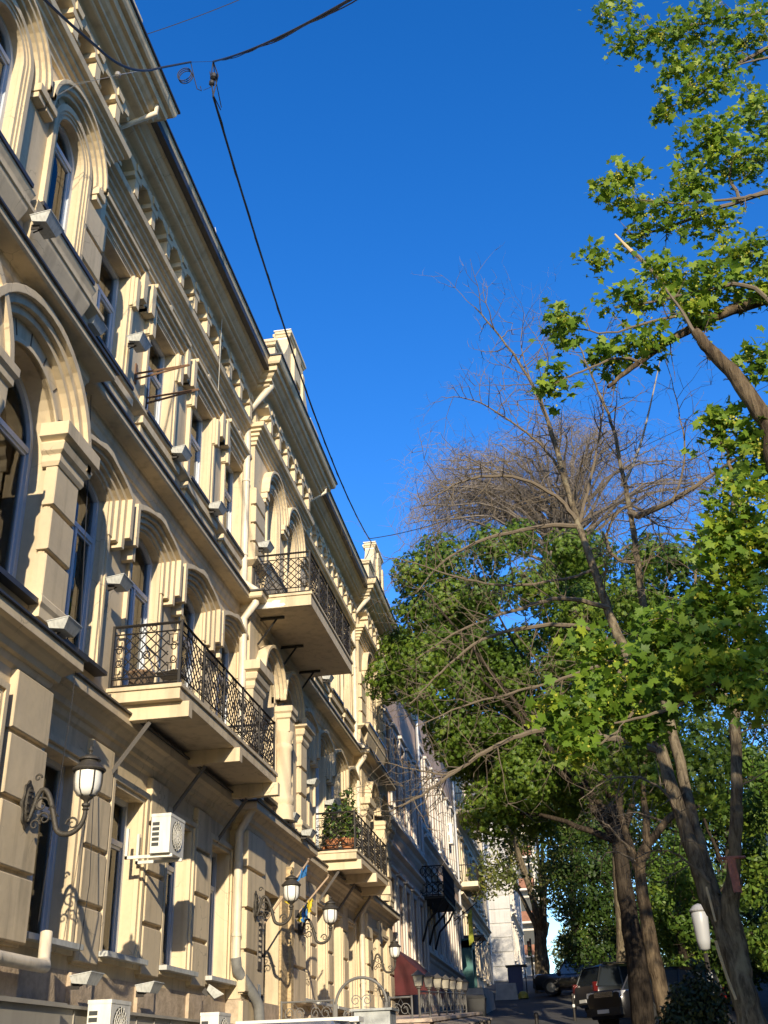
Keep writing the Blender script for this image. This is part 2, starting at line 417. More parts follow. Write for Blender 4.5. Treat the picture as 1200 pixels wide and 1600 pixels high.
def blocks(mb, X, y0, y1, z0, z1, n, o=.1, gap=.065, bevel=.014):
    """rusticated blocks: stacked stones with bevelled joints"""
    hz = (z1-z0)/n
    for k in range(n):
        a, b = z0+k*hz+gap/2, z0+(k+1)*hz-gap/2
        i = len(mb.v); bv = bevel
        P = [(X-.04, y0+bv, a-bv), (X-.04, y1-bv, a-bv), (X-.04, y1-bv, b+bv), (X-.04, y0+bv, b+bv)]
        mb.v += [(X-.04, y0, a), (X-.04, y1, a), (X-.04, y1, b), (X-.04, y0, b), (X+o-bv, y0, a), (X+o-bv, y1, a), (X+o-bv, y1, b), (X+o-bv, y0, b),
                 (X+o, y0+bv, a+bv), (X+o, y1-bv, a+bv), (X+o, y1-bv, b-bv), (X+o, y0+bv, b-bv)]
        mb.f += [(i+8, i+9, i+10, i+11)]
        for q in range(4):
            r = (q+1) % 4
            mb.f += [(i+q, i+r, i+4+r, i+4+q), (i+4+q, i+4+r, i+8+r, i+8+q)]
    mb.box(X-.04, X+o-.06, y0+.045, y1-.045, z0, z1)   # core seen in the joints

CURTS = [(CURT, True, 0, .55), (CURTG, True, 0, 1), None, (CURT, False, .4, 1), None, (CURT, True, 0, 1)]
ci = 0
def nextcurt():
    global ci; ci += 1; return CURTS[ci % len(CURTS)]

ZT = 15.0
def bay_wall(X, y0, y1, holes, depth):
    mb = MB(); mb.panel(X, y0, y1, 1.3, ZT, holes, depth)
    for y in (y0, y1): mb.quad((X, y, 1.3), (X-.6, y, 1.3), (X-.6, y, ZT), (X, y, ZT))
    mb.build('wall', STUC, BT)
    mb = MB(); mb.box(X-.5, X+.012, y0+.02, y1-.02, -2.4, 1.3); mb.build('plinth', ROUGH, BT)

# recessed bays: rectangular windows, ogee-hooded windows, tall ground-floor windows
for X, y0, y1, wy, wd in ((XR, 12.2, 21.3, W2, 1.3), (XR, 26.2, 34.7, W4, 1.2)):
    holes = []
    for yc in wy:
        holes += [rect(yc, wd, 10.4, 12.62), arch(yc, wd, 5.35, 8.12, .2), rect(yc, wd*.93, 1.62, 3.92)]
    bay_wall(X, y0, y1, holes, .4)
    for yc in wy:
        window('w', X, lambda g, yc=yc: rect(yc, wd, 10.4, 12.62, g), 10.4, 11.85, yc, wd, nextcurt(), .24, hood=hood_rect(yc, wd, X),
               surround=[(.0, .07, .05), (.07, .16, .08)], sill=(yc-wd/2-.2, yc+wd/2+.2, 10.38, .06, .2, FLASH))
        window('w', X, lambda g, yc=yc: arch(yc, wd, 5.35, 8.12, .2, g), 5.35, 7.4, yc, wd, nextcurt(), .19, hood=hood_seg(yc, wd, X),
               surround=[(.0, .05, .04), (.05, .12, .07)], sill=(yc-wd/2-.16, yc+wd/2+.16, 5.34, .06, .2, FLASH))
        window('w', X, lambda g, yc=yc: rect(yc, wd*.93, 1.62, 3.92, g), 1.62, 3.25, yc, wd*.93, nextcurt(), .28,
               surround=[(.0, .06, .05), (.06, .15, .09)], sill=(yc-wd/2-.14, yc+wd/2+.14, 1.6, .07, .22, FLOOD))
    # apron panels below the third-floor sills, ledge returns
    mb = MB()
    for yc in wy:
        mb.box(X-.03, X+.1, yc-wd/2-.25, yc+wd/2+.25, 9.55, 10.06); mb.box(X-.03, X+.16, yc-wd/2-.3, yc+wd/2+.3, 10.06, 10.2)
    mb.build('apron_panel', TRIM, BT)
    # ground-floor pilaster blocks between the windows
    ed = [y0]+[(a+b)/2 for a, b in zip(wy, wy[1:])]+[y1]
    for e in ed[1:-1]:
        mb = MB(); hw = (wy[1]-wy[0]-wd*.93)/2-.2
        blocks(mb, X, e-hw, e+hw, 1.38, 4.38, 4, .1); mb.build('pilaster', STUC, BT)
        mb = MB(); mb.box(X-.03, X+.07, e-hw+.02, e+hw-.06, .3, 1.28); mb.build('pilaster_base', ROUGH, BT)

# projecting bays
def proj_bay(X, y0, y1, A, wd2, wd3, ground_holes, first):
    holes = list(ground_holes)
    s2, s3 = (7.55, 12.45) if first else (7.75, 12.4)
    for yc in A[2]: holes.append(arch(yc, wd2, 5.35, s2, wd2/2, 0, 20))
    for yc in A[3]: holes.append(arch(yc, wd3, 10.62, s3, wd3/2, 0, 20))
    bay_wall(X, y0, y1, holes, .5)
    for yc in A[2]:
        r2 = wd2/2
        hd = rings_arch(yc, wd2, 5.35, s2, X+.006*A[2].index(yc), [(-.012, .05, .05, s2-.15), (.34 if first else .22, .45 if first else .3, .1, s2+.05), (.45 if first else .3, .57 if first else .38, .17, s2+.05), (.57 if first else .38, .68 if first else .45, .24, s2+.15)])
        if first:   # ogee tip and radial joints
            zt = s2+r2+.64
            hd.prism([(yc-.34, zt-.02), (yc+.34, zt-.02), (yc+.1, zt+.1), (yc+.06, zt+.22), (yc-.06, zt+.22), (yc-.1, zt+.1)], X-.022, X+.2)
        window('w', X, lambda g, yc=yc: arch(yc, wd2, 5.35, s2, wd2/2, g, 20), 5.35, s2, yc, wd2, nextcurt(), .36 if first else .45, hood=hd, fw=.09,
               surround=[(.0, .06, .03)], sill=(yc-wd2/2-.05, yc+wd2/2+.05, 5.34, .07, .14, FLASH))
    if first:
        for yc in A[2]:
            mb = MB(); r2 = wd2/2
            for k in range(-4, 5):
                a = k*.36; t = (math.sin(a), math.cos(a)); q = (t[1], -t[0]); c = (yc+t[0]*(r2+.2), s2+t[1]*(r2+.2))
                mb.prism([(c[0]+t[0]*u+q[0]*v, c[1]+t[1]*u+q[1]*v) for u, v in ((.12, .012), (-.1, .012), (-.1, -.012), (.12, -.012))], X-.02, X+.005)
            mb.build('arch_joint', mat('joint_shadow', (.09, .07, .05), .95), BT)
    for yc in A[3]:
        hd = rings_arch(yc, wd3, 10.62, s3, X, [(.3, .38, .1, s3-.02), (.38, .46, .16, s3-.02), (.46, .52, .2, s3+.1)])
        hd.box(X-.03, X+.16, yc-wd3/2-.55, yc-wd3/2-.3, s3-.16, s3-.02); hd.box(X-.03, X+.16, yc+wd3/2+.3, yc+wd3/2+.55, s3-.16, s3-.02)
        hd.box(X-.03, X+.12, yc-wd3/2-.53, yc-wd3/2-.32, s3-.26, s3-.16); hd.box(X-.03, X+.12, yc+wd3/2+.32, yc+wd3/2+.53, s3-.26, s3-.16)
        window('w', X, lambda g, yc=yc: arch(yc, wd3, 10.62, s3, wd3/2, g, 20), 10.62, s3, yc, wd3, nextcurt(), .2 if first else .42, hood=hd,
               surround=[(.0, .05, .03), (.05, .1, .05), (.1, .2, .075)], sill=(yc-wd3/2-.4, yc+wd3/2+.4, 10.6, .07, .22, FLASH), mull=False)
        # moulded ledge under the sill
        mb = MB(); mb.sweep([(X-.02, yc-wd3/2-.36), (X+.04, yc-wd3/2-.36), (X+.04, yc+wd3/2+.36), (X-.02, yc+wd3/2+.36)], [(0, 9.7), (.03, 9.95), (.1, 10.2), (.12, 10.4), (.16, 10.52)])
        mb.build('window_ledge', TRIM, BT)
        # radial joints in the arch head
        mb = MB()
        for k in range(-4, 5):
            a = k*.42; c = Vector((yc+math.sin(a)*(wd3/2+.25), s3+math.cos(a)*(wd3/2+.25), 0))
            if a and abs(a) < 1.6:
                t = Vector((math.sin(a), math.cos(a), 0)); q = Vector((t.y, -t.x, 0))
                P = [c+t*.045+q*.012, c-t*.045+q*.012, c-t*.045-q*.012, c+t*.045-q*.012]
                mb.prism([(p.x, p.y) for p in P], X-.02, X+.004)
        mb.build('arch_joint', mat('joint_shadow', (.09, .07, .05), .95), BT)
    # corner pilasters in blocks on both upper floors, with imposts
    for (a, b) in ((y0-.06, y0+(.75 if not first else .4)), (y1-(.62 if first else .55), y1+.06)):
        if not first or a > 6:
            mb = MB(); blocks(mb, X, a, b, 10.3, 12.2 if not first else 12.1, 4 if not first else 3, .08); mb.build('pilaster', STUC, BT)
            mb = MB(); blocks(mb, X, a, b, 5.4, 7.35, 3, .12); mb.build('pilaster', STUC, BT)
            mb = MB()
            mb.sweep([(X-.1, a-.014), (X+.135, a-.014), (X+.135, b+.014), (X-.1, b+.014)], [(-.09, 7.3), (0, 7.3), (.03, 7.36), (.03, 7.46), (.08, 7.5), (.11, 7.6), (.08, 7.64), (.17, 7.68), (.17, 7.88), (.02, 7.92), (-.02, 7.92)])
            mb.build('capital', TRIM, BT)
            mb = MB(); mb.sweep([(X-.1, a-.012), (X+.09, a-.012), (X+.09, b+.012), (X-.1, b+.012)], [(-.05, 5.12), (.06, 5.12), (.06, 5.25), (.09, 5.3), (.09, 5.38), (.05, 5.43), (0, 5.44)]); mb.build('pilaster_base', TRIM, BT)
    # central column between the arches of the second floor
    ym = sum(A[2])/2
    mb = MB()
    cr = .19 if not first else .2
    mb.lathe([(cr*1.4, 5.0), (cr*1.4, 5.3), (cr*1.15, 5.34), (cr*1.3, 5.42), (cr*1.3, 5.5), (cr*1.05, 5.56), (cr, 5.62), (cr*.97, 6.55), (cr*1.12, 6.6), (cr*1.12, 6.68), (cr*.97, 6.72), (cr*1.0, 6.78), (cr*1.25, 6.95), (cr*1.25, 7.0)], (X+.17, ym, 0), 20)
    mb.box(X-.04, X+.36, ym-.19, ym+.19, 6.98, 7.28)
    mb.sweep([(X-.1, ym-.17), (X+.34, ym-.17), (X+.34, ym+.17), (X-.1, ym+.17)], [(0, 7.26), (.06, 7.3), (.06, 7.4), (.1, 7.44), (.1, 7.56), (0, 7.6)])
    smooth_by_angle(mb.build('column', TRIM, BT), 40)
    mb = MB(); mb.box(X-.03, X+.06, ym-.24, ym+.24, 5.4, 7.6); mb.build('pilaster', TRIM, BT)

gh1 = [rect(10.35, 1.15, 1.62, 3.92), rect(7.6, 1.15, 1.62, 3.92)]
proj_bay(XP, 4.0, 12.2, A1, 1.9, .92, gh1, True)
for yc in (10.35, 7.6):
    window('w', XP, lambda g, yc=yc: rect(yc, 1.15, 1.62, 3.92, g), 1.62, 3.25, yc, 1.15, None, .46, surround=[(.0, .06, .05), (.06, .12, .08), (.12, .2, .11)], sill=(yc-.7, yc+.7, 1.6, .07, .2, FLOOD))
door_hole = [(22.7, 1.31), (24.1, 1.31), (24.1, 3.45), (22.7, 3.45)]
proj_bay(XP, 21.3, 26.2, A3, 1.1, .9, [door_hole], False)
proj_bay(XP, 34.7, 39.6, A5, 1.1, .9, [rect(36.2, 1.1, 1.62, 3.92), rect(38.1, 1.1, 1.62, 3.92)], False)
for yc in (36.2, 38.1):
    window('w', XP, lambda g, yc=yc: rect(yc, 1.1, 1.62, 3.92, g), 1.62, 3.25, yc, 1.1, None, .46, surround=[(.0, .06, .05), (.06, .15, .08)], sill=(yc-.7, yc+.7, 1.6, .07, .2, FLOOD))
# ground-floor piers of the projecting bays
for a, b in ((11.3, 12.26), (8.6, 9.4), (21.24, 22.55), (25.05, 26.26), (34.64, 35.4), (36.9, 37.4), (38.85, 39.66)):
    mb = MB(); blocks(mb, XP, a, b, 1.38, 4.4, 4, .1); mb.build('pilaster', STUC, BT)
    mb = MB(); mb.box(XP-.03, XP+.06, a+.02, b-.02, -.8, 1.26); mb.build('pilaster_base', ROUGH if a < 20 else STUC, BT)

# mouldings swept round every projection
mb = MB(); mb.sweep(PATH, [(-.02, 4.36), (.04, 4.42), (.07, 4.5), (.12, 4.52), (.14, 4.6), (.22, 4.66), (.25, 4.7), (.33, 4.72), (.33, 4.86), (.02, 4.93), (.02, 5.0), (-.02, 5.0)]); mb.build('string_course', TRIM, BT)
mb = MB(); mb.sweep(PATH, [(.30, 4.862), (.37, 4.865), (.37, 4.895), (.0, 4.975)]); mb.build('flashing', FLASH, BT)
mb = MB(); mb.sweep(PATH, [(-.02, 8.92), (.03, 8.95), (.05, 9.06), (.08, 9.1), (.09, 9.24), (.13, 9.26), (.33, 9.27), (.36, 9.3), (.36, 9.4), (.0, 9.46), (-.02, 9.46)]); mb.build('string_course', TRIM, BT)
mb = MB(); mb.sweep(PATH, [(.34, 9.402), (.40, 9.405), (.40, 9.44), (.0, 9.51)]); mb.build('flashing', FLASH, BT)
mb = MB(); mb.sweep(PATH, [(-.02, 10.18), (.03, 10.2), (.1, 10.24), (.17, 10.28), (.17, 10.34), (0, 10.37)]); mb.build('string_course', TRIM, BT)
mb = MB(); mb.sweep(PATH, [(-.02, 13.33), (.05, 13.35), (.05, 13.43), (.09, 13.45), (.09, 13.53), (.14, 13.55), (.14, 13.62), (.2, 13.64), (.2, 13.7), (.27, 13.72), (.29, 13.83), (.0, 13.87), (-.02, 13.87)]); mb.build('architrave', TRIM, BT)
mb = MB(); mb.sweep(PATH, [(-.02, 14.5), (.2, 14.53), (.22, 14.6), (.3, 14.66), (.42, 14.7), (.45, 14.72), (.45, 14.78), (.52, 14.79), (.52, 14.86), (.58, 14.9), (.62, 14.97), (.68, 14.98), (.70, 15.1), (.0, 15.1)]); mb.build('cornice', TRIM, BT)
mb = MB(); mb.sweep(PATH, [(.60, 15.103), (.77, 15.11), (.80, 15.16), (.83, 15.28), (.80, 15.28), (.77, 15.2), (.6, 15.2)]); mb.build('gutter', TRIM, BT)
mb = MB(); mb.sweep(PATH, [(.835, 15.282), (.86, 15.285), (.86, 15.33), (.3, 15.5)]); mb.build('roof', ROOFM, BT)
mb = MB()
mb.hexa([(-20, 4.0, 14.9), (XP+.5, 4.0, 15.0), (XP+.5, 39.5, 15.0), (-20, 39.5, 14.9), (-20, 4.0, 15.6), (XP+.5, 4.0, 15.42), (XP+.5, 39.5, 15.42), (-20, 39.5, 15.6)])
mb.hexa([(-12, 26.5, 15.4), (XR+.6, 26.5, 15.42), (XR+.6, 34.4, 15.42), (-12, 34.4, 15.4), (-11, 26.6, 18.2), (XR-.2, 26.6, 16.1), (XR-.2, 34.3, 16.1), (-11, 34.3, 18.2)])
mb.build('roof', ROOFM, BT)
mb = MB(); mb.box(-20, XR-.62, 4.01, 4.3, -2.5, 14.9); mb.box(-20, XR-.62, 39.3, 39.59, -2.5, 14.9); mb.box(-20.3, -20, 4, 39.6, -2.5, 14.9); mb.build('wall', STUC, BT)
# frieze brackets: a stepped corbel with a small lintel and panel beside it
def bracket(X, y, st):
    m = MB(); o = .3
    m.box(X-.03, X+o, y-.085, y+.085, 13.86, 14.2)                        # corbel
    m.box(X-.03, X+o+.008, y-.17, y+.17, 14.2, 14.31)                      # spread head
    m.prism([(y-st/2+.004, 14.4), (y-.17, 14.31), (y+.17, 14.31), (y+st/2-.004, 14.4), (y+st/2-.004, 14.52), (y-st/2+.004, 14.52)], X-.03, X+o+.004)
    c = y+st/2
    m.box(X-.03, X+.07, c-.1, c+.1, 13.86, 14.26); m.box(X-.03, X+.14, c-.14, c+.06, 14.24, 14.32)
    m.prism([(y-.1, 14.36), (y+.1, 14.36), (y+.14, 14.5), (y-.14, 14.5)], X+o, X+o+.035)
    return m
for X, y0, y1 in BAYS:
    n = round((y1-y0)/.8); st = (y1-y0)/n
    for k in range(n):
        y = y0+st*(k+.5)
        if y < 7: continue
        bracket(X, y, st).build('frieze_bracket', TRIM, BT)

# gabled attics over the projecting bays
def attic(y0, y1):
    X = XP+.42; yc = (y0+y1)/2-.1
    m = MB()
    L = [(yc-2.25, 15.3), (yc+2.3, 15.3), (yc+2.3, 16.35), (yc+1.55, 16.35), (yc+1.4, 16.6)]
    L += [(yc+.75+.65*math.cos(a), 17.35-.55*math.sin(a)+.35) for a in [PI/2*k/6 for k in range(5, -1, -1)]][:0]
    L += [(yc+1.15, 16.9), (yc+1.0, 17.1), (yc+.86, 17.35), (yc+.8, 17.7), (yc-.8, 17.7), (yc-.86, 17.35), (yc-1.0, 17.1), (yc-1.15, 16.9), (yc-1.4, 16.6), (yc-1.5, 16.35), (yc-2.25, 16.35)]
    m.prism(L, X-.36, X)
    m.build('attic', STUC, BT)
    for s in (-1, 1):
        m = MB(); c = yc+s*.5; m.box(X-.03, X+.1, c-.1, c+.1, 15.3, 17.2); m.build('attic_pilaster', TRIM, BT)
    m = MB(); m.box(X-.03, X+.06, yc-.28, yc+.28, 16.6, 17.6); m.build('attic_panel', TRIM, BT)
    for a, b, z in ((yc-2.3, yc-1.4, 16.35), (yc+1.5, yc+2.35, 16.35), (yc-.8, yc+.8, 17.7)):
        m = MB(); m.sweep([(X-.38, a), (X+.0, a), (X+.0, b), (X-.38, b), (X-.38, a+.001)], [(-.02, z-.1), (.03, z-.08), (.05, z-.02), (.08, z), (.08, z+.07), (-.15, z+.12)])
        m.box(X-.37, X-.01, a+.01, b-.01, z+.03, z+.09); m.build('attic_cap', TRIM, BT)
        if z > 17:
            m = MB(); m.box(X-.42, X+.06, a-.05, b+.05, z+.122, z+.15); m.build('attic_cap', WHITE, BT)
    m = MB(); m.box(X-.35, X-.01, yc-.825, yc-.78, 16.4, 17.58); m.build('sunlit_whitewashed_side', mat('sunlit_whitewash', (.8, .8, .8), .8), BT)  # white paint made brighter to carry the full sun this side faces
attic(21.3, 26.2); attic(34.7, 39.6); attic(7.0, 12.2)

# door of the third bay, fanlight grille and exposed stone beside it
m = MB(); m.ring(rect(23.4, 1.4, 1.31, 3.45, .02), rect(23.4, 1.4, 1.31, 3.45, -.1), XP-.4, XP-.3); m.box(XP-.38, XP-.34, 22.72, 24.08, -.8, 2.1)
do = m.build('door', WOODD, BT)
m = MB()
for k in range(9): m.tube([(XP-.28, 22.8+k*.15, 1.6), (XP-.28, 22.8+k*.15, 3.3)], .014, 6)
m.tube([(XP-.28, 22.75, 2.1), (XP-.28, 24.05, 2.1)], .02, 6); m.build('grille', IRON, do)
m = MB(); m.box(XP-.6, XP-.42, 22.6, 24.2, -.8, 3.6); m.build('room_backing', ROOM, do)  # black backing in place of the shaded hall behind the grille
m = MB(); m.tube([(XP-.33, 23.9, 1.35), (XP-.27, 23.9, 1.37), (XP-.27, 23.9, 1.5), (XP-.33, 23.9, 1.52)], .012, 6); m.build('handle', FLOOD, do)
m = MB(); m.box(XP-.03, XP+.05, 24.15, 24.98, 1.28, 3.5); m.box(XP-.03, XP+.055, 24.16, 24.97, -.5, 1.278); m.build('bare_stone_patch', BRICKISH, BT)
m = MB(); m.box(XP-.03, XP+.13, 24.72, 24.94, -.5, 4.2); m.build('exposed_quoin', BRICKISH, BT)

# siding-clad basement shed along the first bays
m = MB(); m.box(-6.3, -5.92, 8.0, 12.95, -2, .78); m.box(-6.3, -6.08, 12.95, 21.0, -2, .8); sd = m.build('basement_cladding', SIDING, BT)
m = MB(); m.box(-6.3, -5.87, 8.0, 13.0, .782, .83); m.box(-6.3, -6.03, 13.0, 21.05, .802, .84)
for k in range(1, 12): m.box(-6.09, -6.066, 12.95+k*.7, 12.97+k*.7, -2, .79)
m.build('capping', SIDING, sd)

# downpipes
def downpipe(pts, r, m, name='downpipe'):
    t = MB(); t.tube(pts, r, 12)
    for a, b in zip(pts, pts[1:]):
        a, b = Vector(a), Vector(b); L = (b-a).length
        for k in range(1, int(L/1.9)+1):
            c = a.lerp(b, k*1.9/L); d = (b-a).normalized()*.03
            t.tube([c-d, c+d], r*1.16, 12)
    return smooth_by_angle(t.build(name, m, BT), 50)
def hopper_pipe(y, X, z_low):
    o = .8
    return [(X+o-.05, y-.15, 15.25), (X+o-.05, y-.15, 14.75), (X+.16, y, 14.2), (X+.16, y, 9.75), (X+.46, y, 9.5), (X+.46, y, 9.2), (X+.2, y, 8.85), (X+.2, y, 5.3), (X+.5, y, 5.05), (X+.5, y, 4.75), (X+.24, y, 4.3), (X+.24, y, z_low)]
downpipe(hopper_pipe(21.12, XR, 1.95), .085, PIPE)
downpipe(hopper_pipe(34.5, XR, 1.6), .085, PIPE)
t = MB(); t.lathe([(.09, 0), (.17, .15), (.18, .3), (.15, .32)], (XR+.75, 20.97, 15.25), 14); t.build('rain_hopper', PIPE, BT)
t = [(XR+.24, 21.12, 2.0), (XR+.26, 21.15, 1.8), (XR+.45, 21.75, 1.35), (XR+.5, 21.85, 1.2), (XR+.55, 22.25, -.7)]
downpipe(t, .1, PIPEG)
downpipe([(XP+.62, 12.55, 15.0), (XP+.62, 12.55, 14.8), (XR+.2, 12.45, 14.45), (XR+.12, 12.42, 14.3), (XR+.1, 12.42, 9.6)], .05, PIPE)
downpipe([(XR+.2, 12.5, 9.1), (XR+.1, 12.45, 8.7), (XR+.1, 12.45, 5.0)], .06, PIPEG)
downpipe([(XP+.6, 26.55, 15.0), (XP+.6, 26.55, 14.8), (XR+.2, 26.5, 14.4), (XR+.16, 26.5, 9.6)], .045, PIPE)
# thick pipe leaving the wall by the first pier
o1 = at(-40, 1509, 12.2); 
downpipe([(-5.95, 7.5, 1.22), (-5.98, 12.1, 1.2), (-5.99, 12.55, 1.2), (-6.1, 12.75, 1.28), (-6.15, 12.85, 1.6)], .075, PIPE)

# ------------------------------------------------------------------ balconies (parts of the building)
def rail_panel(mb, o, du, L, H=1.0):
    """one wrought-iron panel in the plane of du (unit, horizontal) and up: rails, crossed bars, key squares, rings"""
    o = Vector(o); du = Vector(du); up = Vector((0, 0, 1))
    P = lambda u, v: o+du*u+up*v
    T = lambda pts, r=.010: mb.tube([P(*p) for p in pts], r*1.15, 4)
    for v, r in ((H, .022), (H-.13, .012), (.15, .012), (.04, .016)): T([(0, v), (L, v)], r)
    a, b = .15, H-.13; hgt = b-a
    u0, u1 = .2, L-.2
    k = -hgt
    while k < u1-u0:
        for sgn in (1, -1):
            pts = []
            for t in (0, 1):
                u = k+t*hgt; pts.append((u, a+t*hgt if sgn > 0 else b-t*hgt))
            (ua, va), (ub, vb) = pts
            # clip to the field
            def clip(ua, va, ub, vb):
                W_ = u1-u0
                if ub <= 0 or ua >= W_: return None
                s = (vb-va)/(ub-ua)
                if ua < 0: va += s*(0-ua); ua = 0
                if ub > W_: vb += s*(W_-ub); ub = W_
                return ua, va, ub, vb
            c = clip(ua, va, ub, vb)
            if c and c[2]-c[0] > .05: T([(u0+c[0], c[1]), (u0+c[2], c[3])], .009)
        k += .17
    for uu, s in ((.02, 1), (L-.02, -1)):      # key squares and s-scrolls at the ends
        for v0 in (.18, H-.16-.2):
            T([(uu, v0), (uu+s*.17, v0), (uu+s*.17, v0+.17), (uu+s*.04, v0+.17), (uu+s*.04, v0+.05), (uu+s*.12, v0+.05), (uu+s*.12, v0+.11)], .009)
        T([(uu+s*.09+.06*math.cos(t)*(1-t/14), (a+b)/2+.1+.07*math.sin(t)*(1-t/14)) for t in [x*.5 for x in range(18)]], .008)
        T([(uu+s*.09+.06*math.cos(t)*(1-t/14), (a+b)/2-.1-.07*math.sin(t)*(1-t/14)) for t in [x*.5 for x in range(18)]], .008)
    for v in (H-.065, .095):
        for d in (-.1, 0, .1):
            T([(L/2+d+.045*math.cos(t), v+.045*math.sin(t)) for t in [2*PI*q/8 for q in range(9)]], .007)
    T([(L/2+.06*math.cos(t), (a+b)/2+.06*math.sin(t)) for t in [2*PI*q/10 for q in range(11)]], .009)

def balcony(Xw, Xo, y0, y1, zt, th, beams, peeled=False, nlong=5, m=TRIM):
    b = MB()
    b.box(Xw-.05, Xo, y0, y1, zt-th, zt-.03); b.box(Xw-.05, Xo+.03, y0-.03, y1+.03, zt-.03, zt+.03)
    bo = b.build('balcony', m, BT)
    if beams:
        q = MB()
        for y in beams: q = MB(); q.box(Xw-.05, Xo+.1, y, y+.16, zt-th-.24, zt-th-.002); q.build('beam', m, bo)
        q = MB(); q.box(Xw-.05, Xw+.06, y0, y1, zt-th-.2, zt-th-.002); q.build('beam', m, bo)
    for y in (beams or [y0+.5, (y0+y1)/2, y1-.5]):
        q = MB(); zb = zt-th-(.26 if beams else .01)
        if beams:
            q.tube([(Xw+.62, y+.08, zb), (Xw+.02, y+.08, zb-.8)], .035, 4)
        else:
            q.box(Xw-.02, Xw+.62, y-.03, y+.03, zb-.05, zb); q.tube([(Xw+.45, y, zb-.04), (Xw+.02, y, zb-.62)], .025, 4)
        q.build('brace', IRON if not beams else mat('brace_steel', (.12, .11, .1), .6), bo)
    r = MB(); Xr = Xo-.04
    rail_panel(r, (Xw+.02, y0+.04, zt+.03), (1, 0, 0), Xr-Xw-.02); rail_panel(r, (Xw+.02, y1-.04, zt+.03), (1, 0, 0), Xr-Xw-.02)
    L = (y1-y0-.08)/nlong
    for k in range(nlong): rail_panel(r, (Xr, y0+.04+k*L, zt+.03), (0, 1, 0), L)
    r.build('railing', IRON, bo)
    for k in range(nlong+1): p = MB(); p.box(Xr-.02, Xr+.02, y0+.02+k*L, y0+.06+k*L, zt+.02, zt+1.06); p.build('railing_post', IRON, bo)
    for y in (y0+.04, y1-.04): p = MB(); p.box(Xw, Xw+.04, y-.02, y+.02, zt+.02, zt+1.05); p.build('railing_post', IRON, bo)
    if peeled:
        q = MB()
        for k in range(16):
            x = Xw+.1+rng.random()*(.62); z = zt-.1-rng.random()*.16
            n = 7; pts = [(x+(.1+.06*rng.random())*math.cos(2*PI*i/n), z+.055*(.6+rng.random()*.6)*math.sin(2*PI*i/n)) for i in range(n)]
            q.poly([(px, y0-.003-.0004*k, max(zt-th+.01, min(zt-.04, pz))) for px, pz in pts])
        q.build('bare_plaster_patch', WHITE, bo)
    return bo
balcony(XR, -5.35, 14.75, 20.45, 5.22, .2, (14.9, 17.6, 20.2))
balcony(XP, -4.85, 21.35, 26.1, 9.42, .28, None, True)
balcony(XR, -5.35, 28.9, 34.2, 5.22, .2, (29.05, 31.4, 33.9))
# things stored on the first balcony
t = thing('lounge_chair', 'metal tube chair standing behind the railing of the first floor balcony', 'chair', (-5.85, 15.4, 5.25))
m = MB(); G = mat('galvanised', (.45, .44, .42), .4, metal=.6)
for y in (15.3, 15.75): m.tube([(-6.1, y, 5.25), (-6.0, y, 5.65), (-5.6, y, 5.68), (-5.5, y, 5.25)], .014, 5); m.tube([(-6.0, y, 5.66), (-6.15, y, 6.1)], .014, 5)
m.tube([(-6.15, 15.3, 6.1), (-6.15, 15.75, 6.1)], .014, 5); m.build('frame', G, t)
m = MB(); m.box(-6.0, -5.6, 15.31, 15.74, 5.665, 5.69); m.build('seat', mat('grey_cloth', (.25, .24, .22), .9), t)
t = thing('wicker_basket', 'dark wicker basket standing on the first floor balcony by the near railing', 'basket', (-6.1, 15.05, 5.25))
m = MB(); m.lathe([(.16, 0), (.2, .3), (.21, .32), (.18, .32), (.15, .06)], (-6.12, 15.12, 5.25), 16); m.build('body', mat('wicker', (.16, .11, .07), .9, noise=.6, scale=40, bump=1, bscale=60), t)
m = MB(); m.tube([(-6.12+.2*math.cos(a), 15.12+.2*math.sin(a), 5.57) for a in [2*PI*k/16 for k in range(17)]], .02, 5); m.build('rim', mat('wicker_rim', (.3, .2, .13), .9), t)

# potted plants on the balcony with plants
def leafcloud(name, cents, rad, n, size, m, parent=None, flat=.5, tmpl='rhomb', squash=(1, 1, 1), seed=1):
    r = np.random.default_rng(seed); cents = np.array(cents, float)
    rad = np.array(rad if hasattr(rad, '__len__') else [rad]*len(cents), float)
    w_ = rad**2; idx = r.choice(len(cents), n, p=w_/w_.sum())
    d = r.normal(size=(n, 3)); d /= np.linalg.norm(d, axis=1)[:, None]
    pos = cents[idx]+d*(rad[idx]*(r.random(n)**.42))[:, None]*np.array(squash)
    nrm = d*(1-flat)+np.array([0, 0, 1])*flat+r.normal(size=(n, 3))*.45
    return leaves(name, pos, nrm, size*(.6+.7*r.random(n)), m, parent, tmpl, r)
TM = {}
TM['rhomb'] = (np.array([(-.5, 0, 0), (0, -.28, .04), (.5, 0, -.05), (0, .28, .04)]), [(0, 1, 2, 3)])
def palm():
    V, F = [], []
    for k, L in zip(range(-3, 4), (.5, .75, .95, 1.0, .95, .75, .5)):
        a = k*.52; u = np.array([math.cos(a), math.sin(a), 0]); v = np.array([-u[1], u[0], 0]); i = len(V)
        V += [np.zeros(3), u*L*.6+v*.15*L+np.array([0, 0, -.06]), u*L+np.array([0, 0, -.32*L]), u*L*.6-v*.15*L+np.array([0, 0, -.06])]; F.append((i, i+1, i+2, i+3))
    return np.array(V)*.6, F
TM['palm'] = palm()
